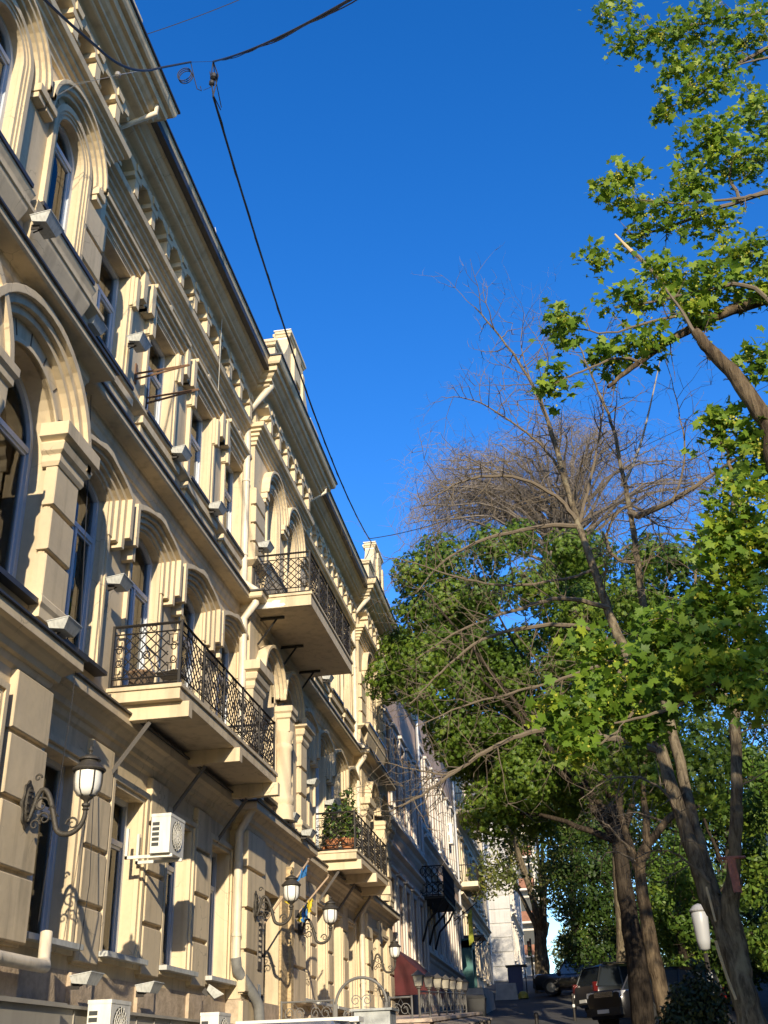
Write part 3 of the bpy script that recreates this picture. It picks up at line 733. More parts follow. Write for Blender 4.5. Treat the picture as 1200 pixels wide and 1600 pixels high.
def maple():
    # five-lobed leaf: outline radius by angle
    A = [(-150, .30), (-125, .62), (-100, .42), (-80, .52), (-62, .88), (-45, .55), (-28, .7), (-14, .62), (0, 1.05), (14, .62), (28, .7), (45, .55), (62, .88), (80, .52), (100, .42), (125, .62), (150, .30)]
    V = [np.array([0, 0, .03])]+[np.array([r*math.cos(math.radians(a)), r*math.sin(math.radians(a)), -.14*r*r]) for a, r in A]
    F = [(0, k, k+1) for k in range(1, len(A))]
    return np.array(V)*.55+np.array([.1, 0, 0]), F
TM['maple'] = maple()
TM['dot'] = (np.array([(-.4, 0, 0), (0, -.4, .1), (.4, 0, 0), (0, .4, .1)]), [(0, 1, 2, 3)])
def leaves(name, pos, nrm, size, m, parent, tmpl, r):
    V, F = TM[tmpl]; n = len(pos); k = len(V)
    nz = nrm/np.linalg.norm(nrm, axis=1)[:, None]
    a = r.normal(size=(n, 3)); u = a-nz*(a*nz).sum(1)[:, None]; u /= np.linalg.norm(u, axis=1)[:, None]
    v = np.cross(nz, u)
    verts = pos[:, None, :]+size[:, None, None]*(V[None, :, 0:1]*u[:, None, :]+V[None, :, 1:2]*v[:, None, :]+V[None, :, 2:3]*nz[:, None, :])
    me = bpy.data.meshes.new(name); me.vertices.add(n*k); me.vertices.foreach_set('co', verts.reshape(-1))
    fl = np.array([len(f) for f in F]); loops = np.concatenate([np.array(f) for f in F])
    L = (loops[None, :]+(np.arange(n)*k)[:, None]).reshape(-1)
    tot = np.tile(fl, n); st = np.concatenate([[0], np.cumsum(tot)[:-1]])
    me.loops.add(len(L)); me.loops.foreach_set('vertex_index', L.astype(np.int32))
    me.polygons.add(len(tot)); me.polygons.foreach_set('loop_start', st.astype(np.int32))
    try: me.polygons.foreach_set('loop_total', tot.astype(np.int32))
    except Exception: pass
    me.update(calc_edges=True); me.validate()
    me.materials.append(m)
    o = bpy.data.objects.new(name, me); C.objects.link(o)
    if parent is not None: o.parent = parent; o.matrix_parent_inverse = Matrix.Translation(-world_loc(parent))
    return o
def leafmat(name, col, col2, trans=.35, scale=.6, rough=.5, yel=.12):
    """every leaf its own tone (random per island), drifting in patches; a few yellowish ones"""
    m = bpy.data.materials.new(name); m.use_nodes = True; n = m.node_tree; b = n.nodes['Principled BSDF']
    b.inputs['Roughness'].default_value = rough; b.inputs['Specular IOR Level'].default_value = .35
    g = n.nodes.new('ShaderNodeNewGeometry'); tc = n.nodes.new('ShaderNodeTexCoord')
    t = n.nodes.new('ShaderNodeTexNoise'); t.inputs['Scale'].default_value = scale; n.links.new(tc.outputs['Object'], t.inputs[0])
    ad = n.nodes.new('ShaderNodeMath'); ad.operation = 'MULTIPLY_ADD'; ad.inputs[1].default_value = .65
    n.links.new(g.outputs['Random Per Island'], ad.inputs[0])
    sb = n.nodes.new('ShaderNodeMath'); sb.operation = 'SUBTRACT'; n.links.new(t.outputs[0], sb.inputs[0]); sb.inputs[1].default_value = .28
    n.links.new(sb.outputs[0], ad.inputs[2])
    r = n.nodes.new('ShaderNodeValToRGB'); e = r.color_ramp.elements
    e[0].position = .05; e[0].color = (*col2, 1); e[1].position = .62; e[1].color = (*col, 1)
    k = e.new(.93); k.color = (min(1, col[0]*1.7+yel*.5), min(1, col[1]*1.35+yel*.3), col[2]*1.2, 1)
    n.links.new(ad.outputs[0], r.inputs[0]); n.links.new(r.outputs[0], b.inputs['Base Color'])
    tr = n.nodes.new('ShaderNodeBsdfTranslucent'); mx = n.nodes.new('ShaderNodeMixShader'); mx.inputs[0].default_value = trans
    n.links.new(r.outputs[0], tr.inputs[0]); n.links.new(b.outputs[0], mx.inputs[1]); n.links.new(tr.outputs[0], mx.inputs[2])
    n.links.new(mx.outputs[0], n.nodes['Material Output'].inputs[0]); MATS[name] = m; return m
POT = mat('terracotta', (.42, .17, .07), .8, noise=.25, scale=8)
LPOT = leafmat('pot_leaf', (.07, .13, .025), (.03, .07, .012), .3, 3)
for i, (x, y, h, lab) in enumerate([(-5.62, 29.15, .5, 'bushy green plant in a terracotta pot at the outer corner of the planted balcony'), (-6.05, 29.2, .62, 'dark green bushy plant in a terracotta pot beside the wall on the planted balcony'), (-5.75, 30.0, 1.25, 'tall leafy green plant rising above the railing of the planted balcony')]):
    t = thing('potted_plant', lab, 'plant', (x, y, 5.25), group='potted plants on the balcony')
    m = MB(); m.lathe([(.12, 0), (.19, .28), (.21, .28), (.21, .34), (.18, .34), (.17, .3)], (x, y, 5.25), 16); smooth_by_angle(m.build('pot', POT, t))
    leafcloud('foliage', [(x, y, 5.75+h*k/3) for k in range(4)], [.3, .32, .28, .22], 420, .13, LPOT, t, seed=20+i)
    m = MB(); m.tube([(x, y, 5.5), (x+.02, y, 5.75+h)], .012, 5); m.build('stem', mat('green_stem', (.1, .12, .04), .8), t)
t = thing('evergreen_sprig', 'small pointed conifer in a pot at the wall end of the planted balcony', 'plant', (-6.3, 29.6, 5.25))
m = MB(); m.lathe([(.1, 0), (.14, .22), (.12, .24)], (-6.3, 29.6, 5.25), 12); m.build('pot', POT, t)
leafcloud('foliage', [(-6.3, 29.6, 5.55+.16*k) for k in range(6)], [.14, .14, .12, .1, .07, .05], 260, .09, LPOT, t, seed=31)

# ------------------------------------------------------------------ bracket lamps
def wall_lamp(loc, label):
    x, y, z = loc     # wall plate centre; lantern hangs out along +x
    t = thing('wall_lamp', label, 'lamp', loc, group='bracket lamps along the cream facade')
    m = MB()
    ov = [(y+.15*math.cos(a)*(1+.12*math.cos(8*a)), z+.34*math.sin(a)*(1+.05*math.cos(8*a))) for a in [2*PI*k/40 for k in range(40)]]
    m.prism(ov, x-.02, x+.03)
    ov2 = [(y+.1*math.cos(a), z+.26*math.sin(a)) for a in [2*PI*k/24 for k in range(24)]]
    m.prism(ov2, x+.0, x+.06)
    for k in range(10):
        a = 2*PI*k/10; m.lathe([(.0, -.03), (.03, -.015), (.03, .015), (0, .03)], (x+.05, y+.075*math.cos(a), z+.2*math.sin(a)), 6)
    smooth_by_angle(m.build('wall_plate', BRONZE, t), 40)
    m = MB()
    def bez(P, n=14):
        out = []
        for k in range(n+1):
            s = k/n; a = [Vector(p) for p in P]
            while len(a) > 1: a = [p.lerp(q, s) for p, q in zip(a, a[1:])]
            out.append(a[0])
        return out
    up = bez([(x+.05, y, z-.24), (x+.16, y, z-.1), (x+.1, y, z+.42), (x+.36, y, z+.4), (x+.4, y, z-.1), (x+.5, y, z-.38)])
    dn = bez([(x+.5, y, z-.38), (x+.58, y, z-.54), (x+.95, y, z-.5), (x+.92, y, z-.2), (x+.92, y, z-.12)])
    pts = up+dn[1:]
    m.tube(pts, [.028+.012*math.sin(PI*k/len(pts)) for k in range(len(pts))], 10)
    def curl(c, r, turns, sgn=1, rr=.018):
        q = []
        for k in range(22):
            a = k/21*turns*2*PI; s = r*(1-.8*k/21)
            q.append((c[0]+s*math.cos(a)*sgn, y, c[1]+s*math.sin(a)))
        m.tube(q, [rr*(1-.5*k/21) for k in range(22)], 7)
    curl((x+.24, z-.02), .12, 1.3); curl((x+.3, z-.22), .1, 1.2, -1); curl((x+.74, z-.32), .1, 1.3, -1); curl((x+.14, z+.38), .06, 1.1)
    curl((x+.16, z-.3), .08, 1.2, 1)
    for k in range(3): # leaves
        c = Vector((x+.36+.03*k, y, z-.1-.06*k)); m.tube([c, c+Vector((.06, .03*(k-1), .05)), c+Vector((.09, .05*(k-1), .02))], [.02, .025, .004], 5)
    m.lathe([(.02, -.16), (.05, -.13), (.035, -.1), (.06, -.08), (.06, -.05), (.03, -.03), (.045, .0), (.09, .03), (.1, .05)], (x+.92, y, z), 14)
    smooth_by_angle(m.build('arm', BRONZE, t), 50)
    L = Vector((x+.92, y, z+.05))
    m = MB(); m.lathe([(.06, 0), (.13, .03), (.175, .1), (.19, .2), (.192, .35), (.19, .38)], L, 24); m.build('globe', OPAL, t, smooth=True)
    m = MB()
    m.lathe([(.2, .365), (.235, .37), (.245, .39), (.235, .41), (.2, .43), (.19, .45), (.13, .5), (.125, .52), (.16, .53), (.15, .56), (.08, .6), (.03, .62), (.02, .65), (.035, .68), (.025, .71), (.008, .75)], L, 24)
    cp = smooth_by_angle(m.build('cap', BRONZE, t), 40)
    m = MB()
    for k in range(6):
        a = 2*PI*k/6+.3
        m.tube([L+Vector((r*math.cos(a), r*math.sin(a), h)) for r, h in ((.06, -.005), (.135, .02), (.185, .1), (.2, .2), (.203, .38))], .011, 5)
    m.tube([L+Vector((.2*math.cos(a), .2*math.sin(a), .37)) for a in [2*PI*k/24 for k in range(25)]], .014, 5)
    m.build('rib', BRONZE, t)
    return t
lamp0 = wall_lamp((XP+.1, 11.87, 2.9), 'large bracket lamp nearest the camera on the pier at the lower left')
for loc, lab in (((XP+.1, 21.8, 3.0), 'bracket lamp beside the plaque and the iron-grilled door'), ((XP+.1, 25.55, 3.0), 'bracket lamp right of the exposed stone strip, under the planted balcony'), ((XP+.1, 35.1, 3.05), 'farthest bracket lamp, above the dark red awning')):
    copy_thing(lamp0, Vector(loc)-lamp0.location, label=lab, scale=.8)
lamp0.scale = (.8,)*3

# ------------------------------------------------------------------ floodlights on the ledges
def floodlight(loc, label):
    x, y, z = loc
    t = thing('floodlight', label, 'floodlight', loc, group='grey floodlights fixed along the facade')
    m = MB()
    # flared box tilted up the wall: narrow back, wide lens side
    A = [(x-.02, y-.16, z), (x+.3, y-.12, z-.03), (x+.3, y+.42, z-.03), (x-.02, y+.46, z)]
    B = [(x-.06, y-.2, z+.13), (x+.42, y-.2, z+.2), (x+.42, y+.5, z+.2), (x-.06, y+.5, z+.13)]
    m.hexa(A+B); m.build('housing', FLOOD, t)
    m = MB(); C_ = [(px, py, pz+.004) for px, py, pz in B]; D = [(px+(.0), py, pz+.03) for px, py, pz in B]
    D = [(B[0][0]-.01, B[0][1]-.012, B[0][2]+.024), (B[1][0]+.012, B[1][1]-.012, B[1][2]+.024), (B[2][0]+.012, B[2][1]+.012, B[2][2]+.024), (B[3][0]-.01, B[3][1]+.012, B[3][2]+.024)]
    C_ = [(d[0], d[1], d[2]-.02) for d in D]
    m.hexa(C_+D); m.build('rim', FLOOD, t)
    m = MB(); m.box(x-.1, x+.1, y-.02, y+.0, z-.12, z+.03); m.tube([(x-.1, y+.1, z-.1), (x+.12, y+.1, z-.02)], .018, 6); m.build('bracket', IRON, t)
    return t
F0 = floodlight((-5.95, 9.95, 10.0), 'grey floodlight on the third floor ledge under the nearest narrow arched window')
def fl(px, py, X, lab):
    d = CR @ np.array([(px-600)/FPX, (800-py)/FPX, -1.0]); p = Vector(d*(X/d[0])); copy_thing(F0, p-F0.location, label=lab, scale=.58)
for px, py, X, lab in ((131, 510, -6.3, 'grey floodlight at the corner where the near bay meets the recessed wall, third floor'),
    (205, 537, -6.3, 'grey floodlight just above the two iron prongs, between hooded third floor windows'),
    (272, 711, -6.3, 'grey floodlight at the foot of the third hooded window on the third floor'),
    (330, 797, -6.3, 'grey floodlight at the foot of the fourth hooded window, just left of the tall downpipe'),
    (173, 915, -6.3, 'grey floodlight before the second floor window above the large balcony'),
    (83, 985, -5.95, 'grey floodlight on the dark ledge of the first pier, left of the large balcony'),
    (407, 857, -6.0, 'grey floodlight over the railing of the high balcony'),
    (506, 1062, -6.3, 'grey floodlight seen just under the high balcony, by the far downpipe'),
    (448, 1281, -5.95, 'grey floodlight on the ledge at the foot of the round column'),
    (482, 1226, -6.3, 'grey floodlight over the plants, left one above the planted balcony'),
    (510, 1258, -6.2, 'grey floodlight just above the tall plant of the planted balcony'),
    (474, 1306, -5.8, 'grey floodlight against the wall end of the planted balcony'),
    (118, 1537, -6.2, 'grey floodlight low on the bare render, left of the two beneath the windows'),
    (219, 1550, -6.2, 'grey floodlight low on the bare render, below the second ground floor window'),
    ): fl(px, py, X, lab)
F0.scale = (.58,)*3
t = copy_thing(F0, Vector((-6.1, 18.95, 1.3))-F0.location, label='grey floodlight hanging tilted downwards, low beside the grey elbow pipe', scale=.58)
t.rotation_euler = (0, math.radians(40), math.radians(20))

# ------------------------------------------------------------------ outdoor air conditioner units
def ac_unit(loc, label, brackets=False, name='air_conditioner', L=.64):
    x, y, z = loc
    t = thing(name, label, 'air conditioner', loc, group='white outdoor air conditioner units')
    m = MB(); m.box(x, x+.3, y, y+L, z, z+.56); m.box(x-.006, x+.306, y-.006, y+L+.006, z+.53, z+.575); m.build('casing', WHITE, t)
    m = MB(); m.tube([(x+.302, y+.3, z+.28), (x+.306, y+.3, z+.28)], .22, 28)
    for k in range(5): m.box(x+.02, x+.13, y-.004, y-.001, z+.1+k*.075, z+.15+k*.075)
    m.build('vent', DARKV, t)
    m = MB()
    for rr in (.05, .1, .15, .2): m.tube([(x+.315, y+.3+rr*math.cos(a), z+.28+rr*math.sin(a)) for a in [2*PI*k/20 for k in range(21)]], .005, 4)
    for k in range(8): a = PI*k/8; m.tube([(x+.315, y+.3+.22*math.cos(a), z+.28+.22*math.sin(a)), (x+.315, y+.3-.22*math.cos(a), z+.28-.22*math.sin(a))], .004, 4)
    m.build('grille', WHITE, t)
    if brackets:
        for yy in (y+.1, y+L-.1): m = MB(); m.box(x-.42, x+.32, yy-.02, yy+.02, z-.05, z-.005); m.box(x-.42, x-.38, yy-.02, yy+.02, z-.05, z+.4); m.build('bracket', WHITE, t)
    return t
ac_unit((-6.05, 15.77, 3.0), 'white air conditioner on brackets high on the wall under the large balcony', True)
ac_unit((-5.95, 13.78, .33), 'white air conditioner at the bottom edge, larger one left of the grey elbow pipe')
ac_unit((-5.9, 18.05, .35), 'small white air conditioner at the bottom edge beside the grey elbow pipe')

# ------------------------------------------------------------------ plaque, graffiti-stained pipe, iron prongs, flags
t = thing('wall_plaque', 'dark upright plaque with raised letters on the pier by the grilled door', 'plaque', (XP+.11, 22.0, 2.2))
m = MB(); m.box(XP+.1, XP+.125, 22.02, 22.3, 1.85, 2.72); m.build('plate', mat('plaque_dark', (.1, .085, .07), .5, metal=.3), t)
m = MB()
for k, ww in enumerate((.16, .1, .18, .2, .2, .2, .15)):
    for q in range(int(ww/.035)): m.box(XP+.126, XP+.131, 22.06+q*.035, 22.06+q*.035+.02+.006*((k+q) % 2), 2.6-k*.1, 2.65-k*.1)
m.build('lettering', mat('plaque_letters', (.42, .36, .27), .5), t)
t = thing('wall_prong', 'pair of iron prongs sticking out beside the second window of the third floor', 'bracket', (XR+.05, 15.0, 10.9))
m = MB()
for y, z in ((14.75, 11.0), (15.3, 10.85)): m.tube([(XR, y, z), (XR+.95, y+.1, z+.12)], .02, 5); m.tube([(XR, y, z-.12), (XR+.95, y+.1, z+.12)], .02, 5); m.box(XR-.02, XR+.02, y-.04, y+.04, z-.2, z+.2)
m.build('prong', mat('rusty_iron', (.2, .11, .06), .8, noise=.4, scale=12), t)
YEL = mat('yellow_cloth', (.75, .58, .04), .8, trans=.2); BLU = mat('blue_cloth', (.04, .2, .5), .8, trans=.15)
def flag(label, base, tip, clothspec):
    t = thing('flag', label, 'flag', base)
    b, e = Vector(base), Vector(tip)
    m = MB(); m.tube([b, e], .022, 8); m.lathe([(.0, 0), (.035, .03), (0, .06)], e, 8); m.build('pole', mat('flag_pole', (.35, .25, .16), .6), t)
    m = MB(); m.box(b.x-.05, b.x+.03, b.y-.05, b.y+.05, b.z-.08, b.z+.08); m.build('holder', IRON, t)
    for nm, mm, u0, u1, drop, wid in clothspec:
        m = MB(); n = 12; k_ = 8; d = (e-b)
        V = []
        for i in range(n+1):
            p = b+d*(u0+(u1-u0)*i/n)
            for j in range(k_+1):
                s = j/k_; V.append((p.x+wid*s*.6+.05*math.sin(i*1.7+s*5)*s, p.y+.07*math.sin(i*1.3+s*4)+.1*s, p.z-drop*s*(.75+.3*math.sin(i*.9))))
        m.v = V; m.f = [(i*(k_+1)+j, i*(k_+1)+j+1, (i+1)*(k_+1)+j+1, (i+1)*(k_+1)+j) for i in range(n) for j in range(k_)]
        m.build(nm, mm, t, smooth=True)
flag('blue and yellow flag rolled round its pole above the second lamp', at(409, 1448, 22.7), at(482, 1345, 23.1), [('blue_half', BLU, .58, .98, .12, .02), ('yellow_half', YEL, .5, .58, .22, .02)])
flag('yellow and blue flag bunched on a pole under the planted balcony', at(465, 1428, 24.8), at(513, 1370, 25.3), [('yellow_half', YEL, .05, .5, .24, -.04), ('blue_half', BLU, .12, .3, .28, -.02)])
# graffiti smear on the pier behind the grey pipe
m = MB()
for k in range(7):
    y = 22.05+.04*k; z = .9+.12*(k % 3)
    m.tube([(XP+.106, y, z), (XP+.106, y+.05, z+.3), (XP+.106, y-.02, z+.45)], .012, 4)
m.build('graffiti', mat('graffiti_blue', (.09, .12, .17), .8), BT)

# ------------------------------------------------------------------ overhead cables
BLK = mat('cable_black', (.02, .02, .022), .6)
def cable(label, pts, r, sag=0, m=BLK, name='overhead_cable', n=24):
    out = []
    for a, b in zip(pts, pts[1:]):
        a, b = Vector(a), Vector(b)
        for k in range(n): s = k/n; p = a.lerp(b, s); p.z -= sag*4*s*(1-s)*(b-a).length*.1; out.append(p)
    out.append(Vector(pts[-1]))
    q = MB(); q.tube(out, r, 6); o = q.build(name, m); return tag(o, label, 'cable')
J = at(333, 96, 13.2); J2 = at(333, 150, 13.2)
E1 = at(582, 850, 36.5)
mid = at(455, 480, 22.0)
mb = MB()
def sagline(a, b, sag, n=30):
    a, b = Vector(a), Vector(b); return [a.lerp(b, k/n)-Vector((0, 0, sag*4*(k/n)*(1-k/n))) for k in range(n+1)]
q = sagline(J2, E1, 1.1, 40)
mb.tube(q, .022, 6); mb.tube([p+Vector((.02*math.sin(k*1.7), .02*math.cos(k*1.7), .0)) for k, p in enumerate(q)], .012, 5)
tag(mb.build('overhead_cable', BLK), 'thick black twisted cable running down the street in front of the roofline', 'cable')
mb = MB(); R0 = at(560, -8, 6.5)
q = sagline(J, R0, .12, 30)
mb.tube(q, .016, 6); mb.tube([p+Vector((0, .0, .02*math.sin(k*.9)-.02)) for k, p in enumerate(q)], .009, 5); mb.tube([p+Vector((.015, 0, -.03+.02*math.sin(k*.6))) for k, p in enumerate(q)], .007, 5)
tag(mb.build('overhead_cable', BLK), 'bundle of black cables crossing the sky to the upper right', 'cable')
L0 = at(60, -10, 7.6); L1 = at(150, 72, 9.1); L2 = at(245, 107, 11.2)
mb = MB(); q = sagline(L0, L1, .02, 10)+sagline(L1, L2, .2, 20)[1:]+sagline(L2, at(298, 97, 13.0), .0, 4)[1:]
mb.tube(q, .02, 6)
ctr = at(288, 116, 13.0)
for k in range(3): mb.tube([ctr+Vector((.13*math.cos(a)+.01*k, .02*k, .16*math.sin(a)-.02*k)) for a in [2*PI*i/20 for i in range(21)]], .009, 5)
mb.tube([at(298, 97, 13.0), at(303, 120, 13.0), at(308, 139, 13.0), at(315, 142, 13.0), at(313, 135, 13.0)], .009, 5)
tag(mb.build('overhead_cable', BLK), 'black cable swinging across the cornice and ending in a loose coil', 'cable')
mb = MB(); mb.tube([at(298, 97, 13.0), J], .005, 4); mb.tube([at(318, 141, 13.1), at(332, 135, 13.2)], .005, 4)
mb.tube([J, at(330, 120, 13.2), J2], .012, 5); mb.tube([J, at(341, 118, 13.2), J2], .012, 5); mb.tube([J, at(337, 125, 13.22), at(346, 168, 13.5)], .009, 5); mb.tube([at(328, 112, 13.2), at(334, 150, 13.2), at(345, 172, 13.5)], .009, 5)
mb.lathe([(.03, -.07), (.07, -.04), (.07, .04), (.03, .07)], at(334, 120, 13.2), 8); mb.lathe([(.03, -.05), (.055, -.03), (.055, .03), (.03, .05)], at(331, 130, 13.2), 8)
tag(mb.build('cable_joint', BLK), 'knot of clamps and cable ends hanging where the cables meet', 'cable joint')
mb = MB(); Wk = mat('steel_wire', (.3, .29, .27), .5, metal=.5)
ins = at(184, 117, 10.6)
mb.tube([at(61, 136, 9.95), at(145, 126, 10.3), ins], .006, 4); mb.tube([at(58, 167, 9.95), at(118, 133, 10.2), at(145, 126, 10.3)], .006, 4); mb.tube([ins, at(298, 97, 13.0)], .006, 4)
for p in (at(61, 136, 9.95), at(58, 167, 9.95)): mb.tube([p+Vector((0, .05*math.cos(a), .05*math.sin(a))) for a in [2*PI*k/12 for k in range(13)]], .012, 5)
mb.lathe([(.02, -.05), (.045, -.03), (.045, .03), (.02, .05)], ins, 10)
tag(mb.build('stay_wire', Wk), 'steel stay wire with rings and white insulator anchored to the near facade', 'wire')
mb = MB(); mb.tube(sagline(at(215, 58, 30), at(385, -5, 30), .1, 12), .02, 4); tag(mb.build('overhead_wire', BLK), 'thin wire at the very top of the sky above the coiled cable', 'wire')
mb = MB(); mb.tube(sagline(at(575, 842, 40), at(700, 812, 40), .1, 12), .018, 4); tag(mb.build('overhead_wire', BLK), 'thin wire leaving the far gable toward the bare tree', 'wire')
mb = MB(); mb.tube(sagline(at(700, 930, 30), at(1260, 610, 30), .15, 20), .014, 4); mb.tube(sagline(at(860, 760, 30), at(1260, 570, 30), .15, 20), .01, 4); tag(mb.build('overhead_wire', BLK), 'pair of thin wires passing behind the bare branches', 'wire')
# drooping wires on the facade
for lab, pts in (('thin wire hanging down the facade beside the near floodlights', [at(146, 480, 13.2), at(140, 700, 12.6), at(125, 990, 12.5), at(112, 1100, 12.4), at(60, 1440, 12.6)]),
                 ('pale loose wire hanging from the roof over the bracketed frieze', [at(336, 355, 17.9), at(351, 430, 18.0), at(345, 530, 18.2), at(341, 610, 18.6)]),
                 ('twin wires drooping over the second pilaster near the bottom left', [at(148, 1200, 14.1), at(140, 1380, 14.0), at(122, 1500, 14.0)])):
    P = [Vector(p) for p in pts]; out = []
    for a, b in zip(P, P[1:]): out += [a.lerp(b, k/8) for k in range(8)]
    out.append(P[-1]); mb = MB(); mb.tube(out, .006, 4); tag(mb.build('facade_wire', BLK if 'pale' not in lab else WHITE), lab, 'wire')

# ------------------------------------------------------------------ basement stair fence, lantern row, terrace wall
GF = mat('grey_iron', (.16, .155, .145), .55, metal=.2)
t = thing('arched_gate', 'grey iron gate with a round arch and scrolls on the terrace wall', 'gate', (-4.4, 24.0, .9))
m = MB(); x0, x1 = -4.94, -3.87; xc = (x0+x1)/2; r = (x1-x0)/2
for x in (x0, x1): m.box(x-.035, x+.035, 23.97, 24.03, .8, 1.27)
m.tube([(xc-r*math.cos(a), 24.0, 1.24+.52*math.sin(a)) for a in [PI*k/24 for k in range(25)]], .03, 8)
m.build('arch', GF, t)
m = MB()
for k in range(1, 6):
    x = x0+(x1-x0)*k/6; m.tube([(x, 24, .85), (x, 24, 1.24+.52*math.sqrt(max(0, 1-((x-xc)/r)**2)))], .007, 5)
def scroll(cx, cz, rr, sg, tilt=0, y=24.0):
    m.tube([(cx+sg*(rr*(1-.75*k/24))*math.cos(tilt+k*.4), y, cz+(rr*(1-.75*k/24))*math.sin(tilt+k*.4)) for k in range(25)], .009, 5)
scroll(xc-.12, 1.33, .11, 1); scroll(xc+.12, 1.33, .11, -1); scroll(xc-.28, 1.06, .1, -1); scroll(xc+.28, 1.06, .1, 1)
m.tube([(x0+.05, 24, .9), (x0+.25, 24, 1.18), (xc-.05, 24, 1.2)], .009, 5); m.tube([(x1-.05, 24, .9), (x1-.25, 24, 1.18), (xc+.05, 24, 1.2)], .009, 5)
m.build('scrollwork', GF, t)
def low_fence(label, a, b, group=None, n=2):
    t = thing('low_railing', label, 'railing', a, group=group); a, b = Vector(a), Vector(b); d = (b-a); L = d.length; d.normalize()
    m = MB(); up = Vector((0, 0, 1)); h = .5
    P = lambda u, v: a+d*u+up*v
    m.tube([P(0, h), P(L, h)], .02, 6); m.tube([P(0, .08), P(L, .08)], .016, 6)
    for u in (0, L): m.tube([P(u, -.1), P(u, h+.03)], .022, 6)
    m.build('frame', GF, t); m = MB()
    for k in range(n):
        u0 = L*k/n; w_ = L/n
        m.tube([P(u0, .08), P(u0+w_/2, h*.95), P(u0+w_, .08)], .008, 5)
        for s in (.3, .7): m.tube([P(u0+w_*s+.11*(1-.7*q/20)*math.cos(q*.45), .27+.13*(1-.7*q/20)*math.sin(q*.45)) for q in range(21)], .008, 5)
    m.build('scrollwork', GF, t)
low_fence('low scrolled railing between the facade and the arched gate', (-6.1, 24, .85), (-4.99, 24, .85), 'low railings by the gate')
low_fence('low scrolled railing right of the arched gate, ending at the first lantern', (-3.82, 24, .85), (-3.35, 24.0, .85), 'low railings by the gate', 1)
LGL = mat('lantern_glass', (.36, .33, .26), .3); LMET = mat('lantern_metal', (.1, .09, .075), .6)
def post_lantern(loc, label):
    x, y, z = loc; t = thing('post_lantern', label, 'lantern', loc, group='lanterns on posts along the terrace')
    m = MB(); m.tube([(x, y, z), (x, y, z+.56)], .026, 8); m.lathe([(.02, 0), (.06, .02), (.05, .05)], (x, y, z+.54), 8); m.build('post', LMET, t)
    L = z+.6
    m = MB(); a, b = .07, .105
    m.hexa([(x-a, y-a, L), (x+a, y-a, L), (x+a, y+a, L), (x-a, y+a, L), (x-b, y-b, L+.2), (x+b, y-b, L+.2), (x+b, y+b, L+.2), (x-b, y+b, L+.2)]); m.build('glass', LGL, t)
    m = MB()
    for sx in (-1, 1):
        for sy in (-1, 1): m.tube([(x+sx*a, y+sy*a, L-.01), (x+sx*b, y+sy*b, L+.2)], .008, 4)
    c = .14; i = len(m.v); m.v += [(x-c, y-c, L+.2), (x+c, y-c, L+.2), (x+c, y+c, L+.2), (x-c, y+c, L+.2), (x, y, L+.32)]; m.f += [(i, i+1, i+4), (i+1, i+2, i+4), (i+2, i+3, i+4), (i+3, i, i+4), (i+3, i+2, i+1, i)]
    m.build('cap', LMET, t); return t
def lz(y): return 1.0+(y-24)*.048
ln = None
for k in range(7):
    y = 24.2+1.72*k; p = (-3.22, y, lz(y)-.05)
    lab = ['nearest lantern on a post at the end of the terrace railing', 'second lantern from the near end of the terrace railing', 'third lantern from the near end of the terrace railing', 'middle lantern of the row on the terrace railing, darkest glass', 'fifth lantern from the near end of the terrace railing', 'sixth lantern along the terrace, second from the far end', 'farthest lantern on the terrace railing, beside the black bin'][k]
    if ln is None: ln = post_lantern(p, lab)
    else: copy_thing(ln, Vector(p)-ln.location, label=lab)
    if k < 6: low_fence(['railing between the first two lanterns', 'railing between the second and third lanterns', 'railing between the third and fourth lanterns', 'railing between the fourth and fifth lanterns', 'railing between the fifth and sixth lanterns', 'railing between the last two lanterns'][k]+' of the terrace', (p[0], y+.05, p[2]), (p[0], y+1.67, lz(y+1.72)-.05), 'railings between the lanterns')
t = thing('terrace_wall', 'pinkish stone terrace wall under the railing and lanterns', 'wall', (-3.2, 24, 0))
m = MB()
for k in range(8):
    a, b = 24+k*1.6, 24+(k+1)*1.6
    m.hexa([(-6.1, a, -1.5), (-3.0, a, -1.5), (-3.0, b, -1), (-6.1, b, -1), (-6.1, a, lz(a)-.13), (-3.0, a, lz(a)-.13), (-3.0, b, lz(b)-.13), (-6.1, b, lz(b)-.13)])
m.build('wall', PINKST, t)
m = MB()
for k in range(8):
    a, b = 24+k*1.6-(.05 if k == 0 else 0), 24+(k+1)*1.6
    m.hexa([(-6.1, a, lz(a)-.128), (-2.94, a, lz(a)-.128), (-2.94, b, lz(b)-.128), (-6.1, b, lz(b)-.128), (-6.1, a, lz(a)-.06), (-2.94, a, lz(a)-.06), (-2.94, b, lz(b)-.06), (-6.1, b, lz(b)-.06)])
m.build('coping', mat('coping_stone', (.6, .47, .36), .8, noise=.2, scale=5), t)
for k in range(9):
    y = 24.4+k*1.25; x = -2.72
    t_ = gz(y); q = MB()
    q.hexa([(x-.2, y, t_-.1), (x+.2, y, t_-.1), (x+.2, y+.5, t_-.1), (x-.2, y+.5, t_-.1), (x-.17, y+.03, lz(y)-.2), (x+.17, y+.03, lz(y)-.26), (x+.17, y+.47, lz(y)-.22), (x-.17, y+.47, lz(y)-.16)])
    q.hexa([(x-.24, y-.04, lz(y)-.2), (x+.24, y-.04, lz(y)-.28), (x+.24, y+.54, lz(y)-.24), (x-.24, y+.54, lz(y)-.16), (x-.24, y-.04, lz(y)-.16), (x+.24, y-.04, lz(y)-.24), (x+.24, y+.54, lz(y)-.2), (x-.24, y+.54, lz(y)-.12)])
    q.build('buttress', mat('dark_stone', (.2, .165, .13), .85, noise=.3, scale=4), t)
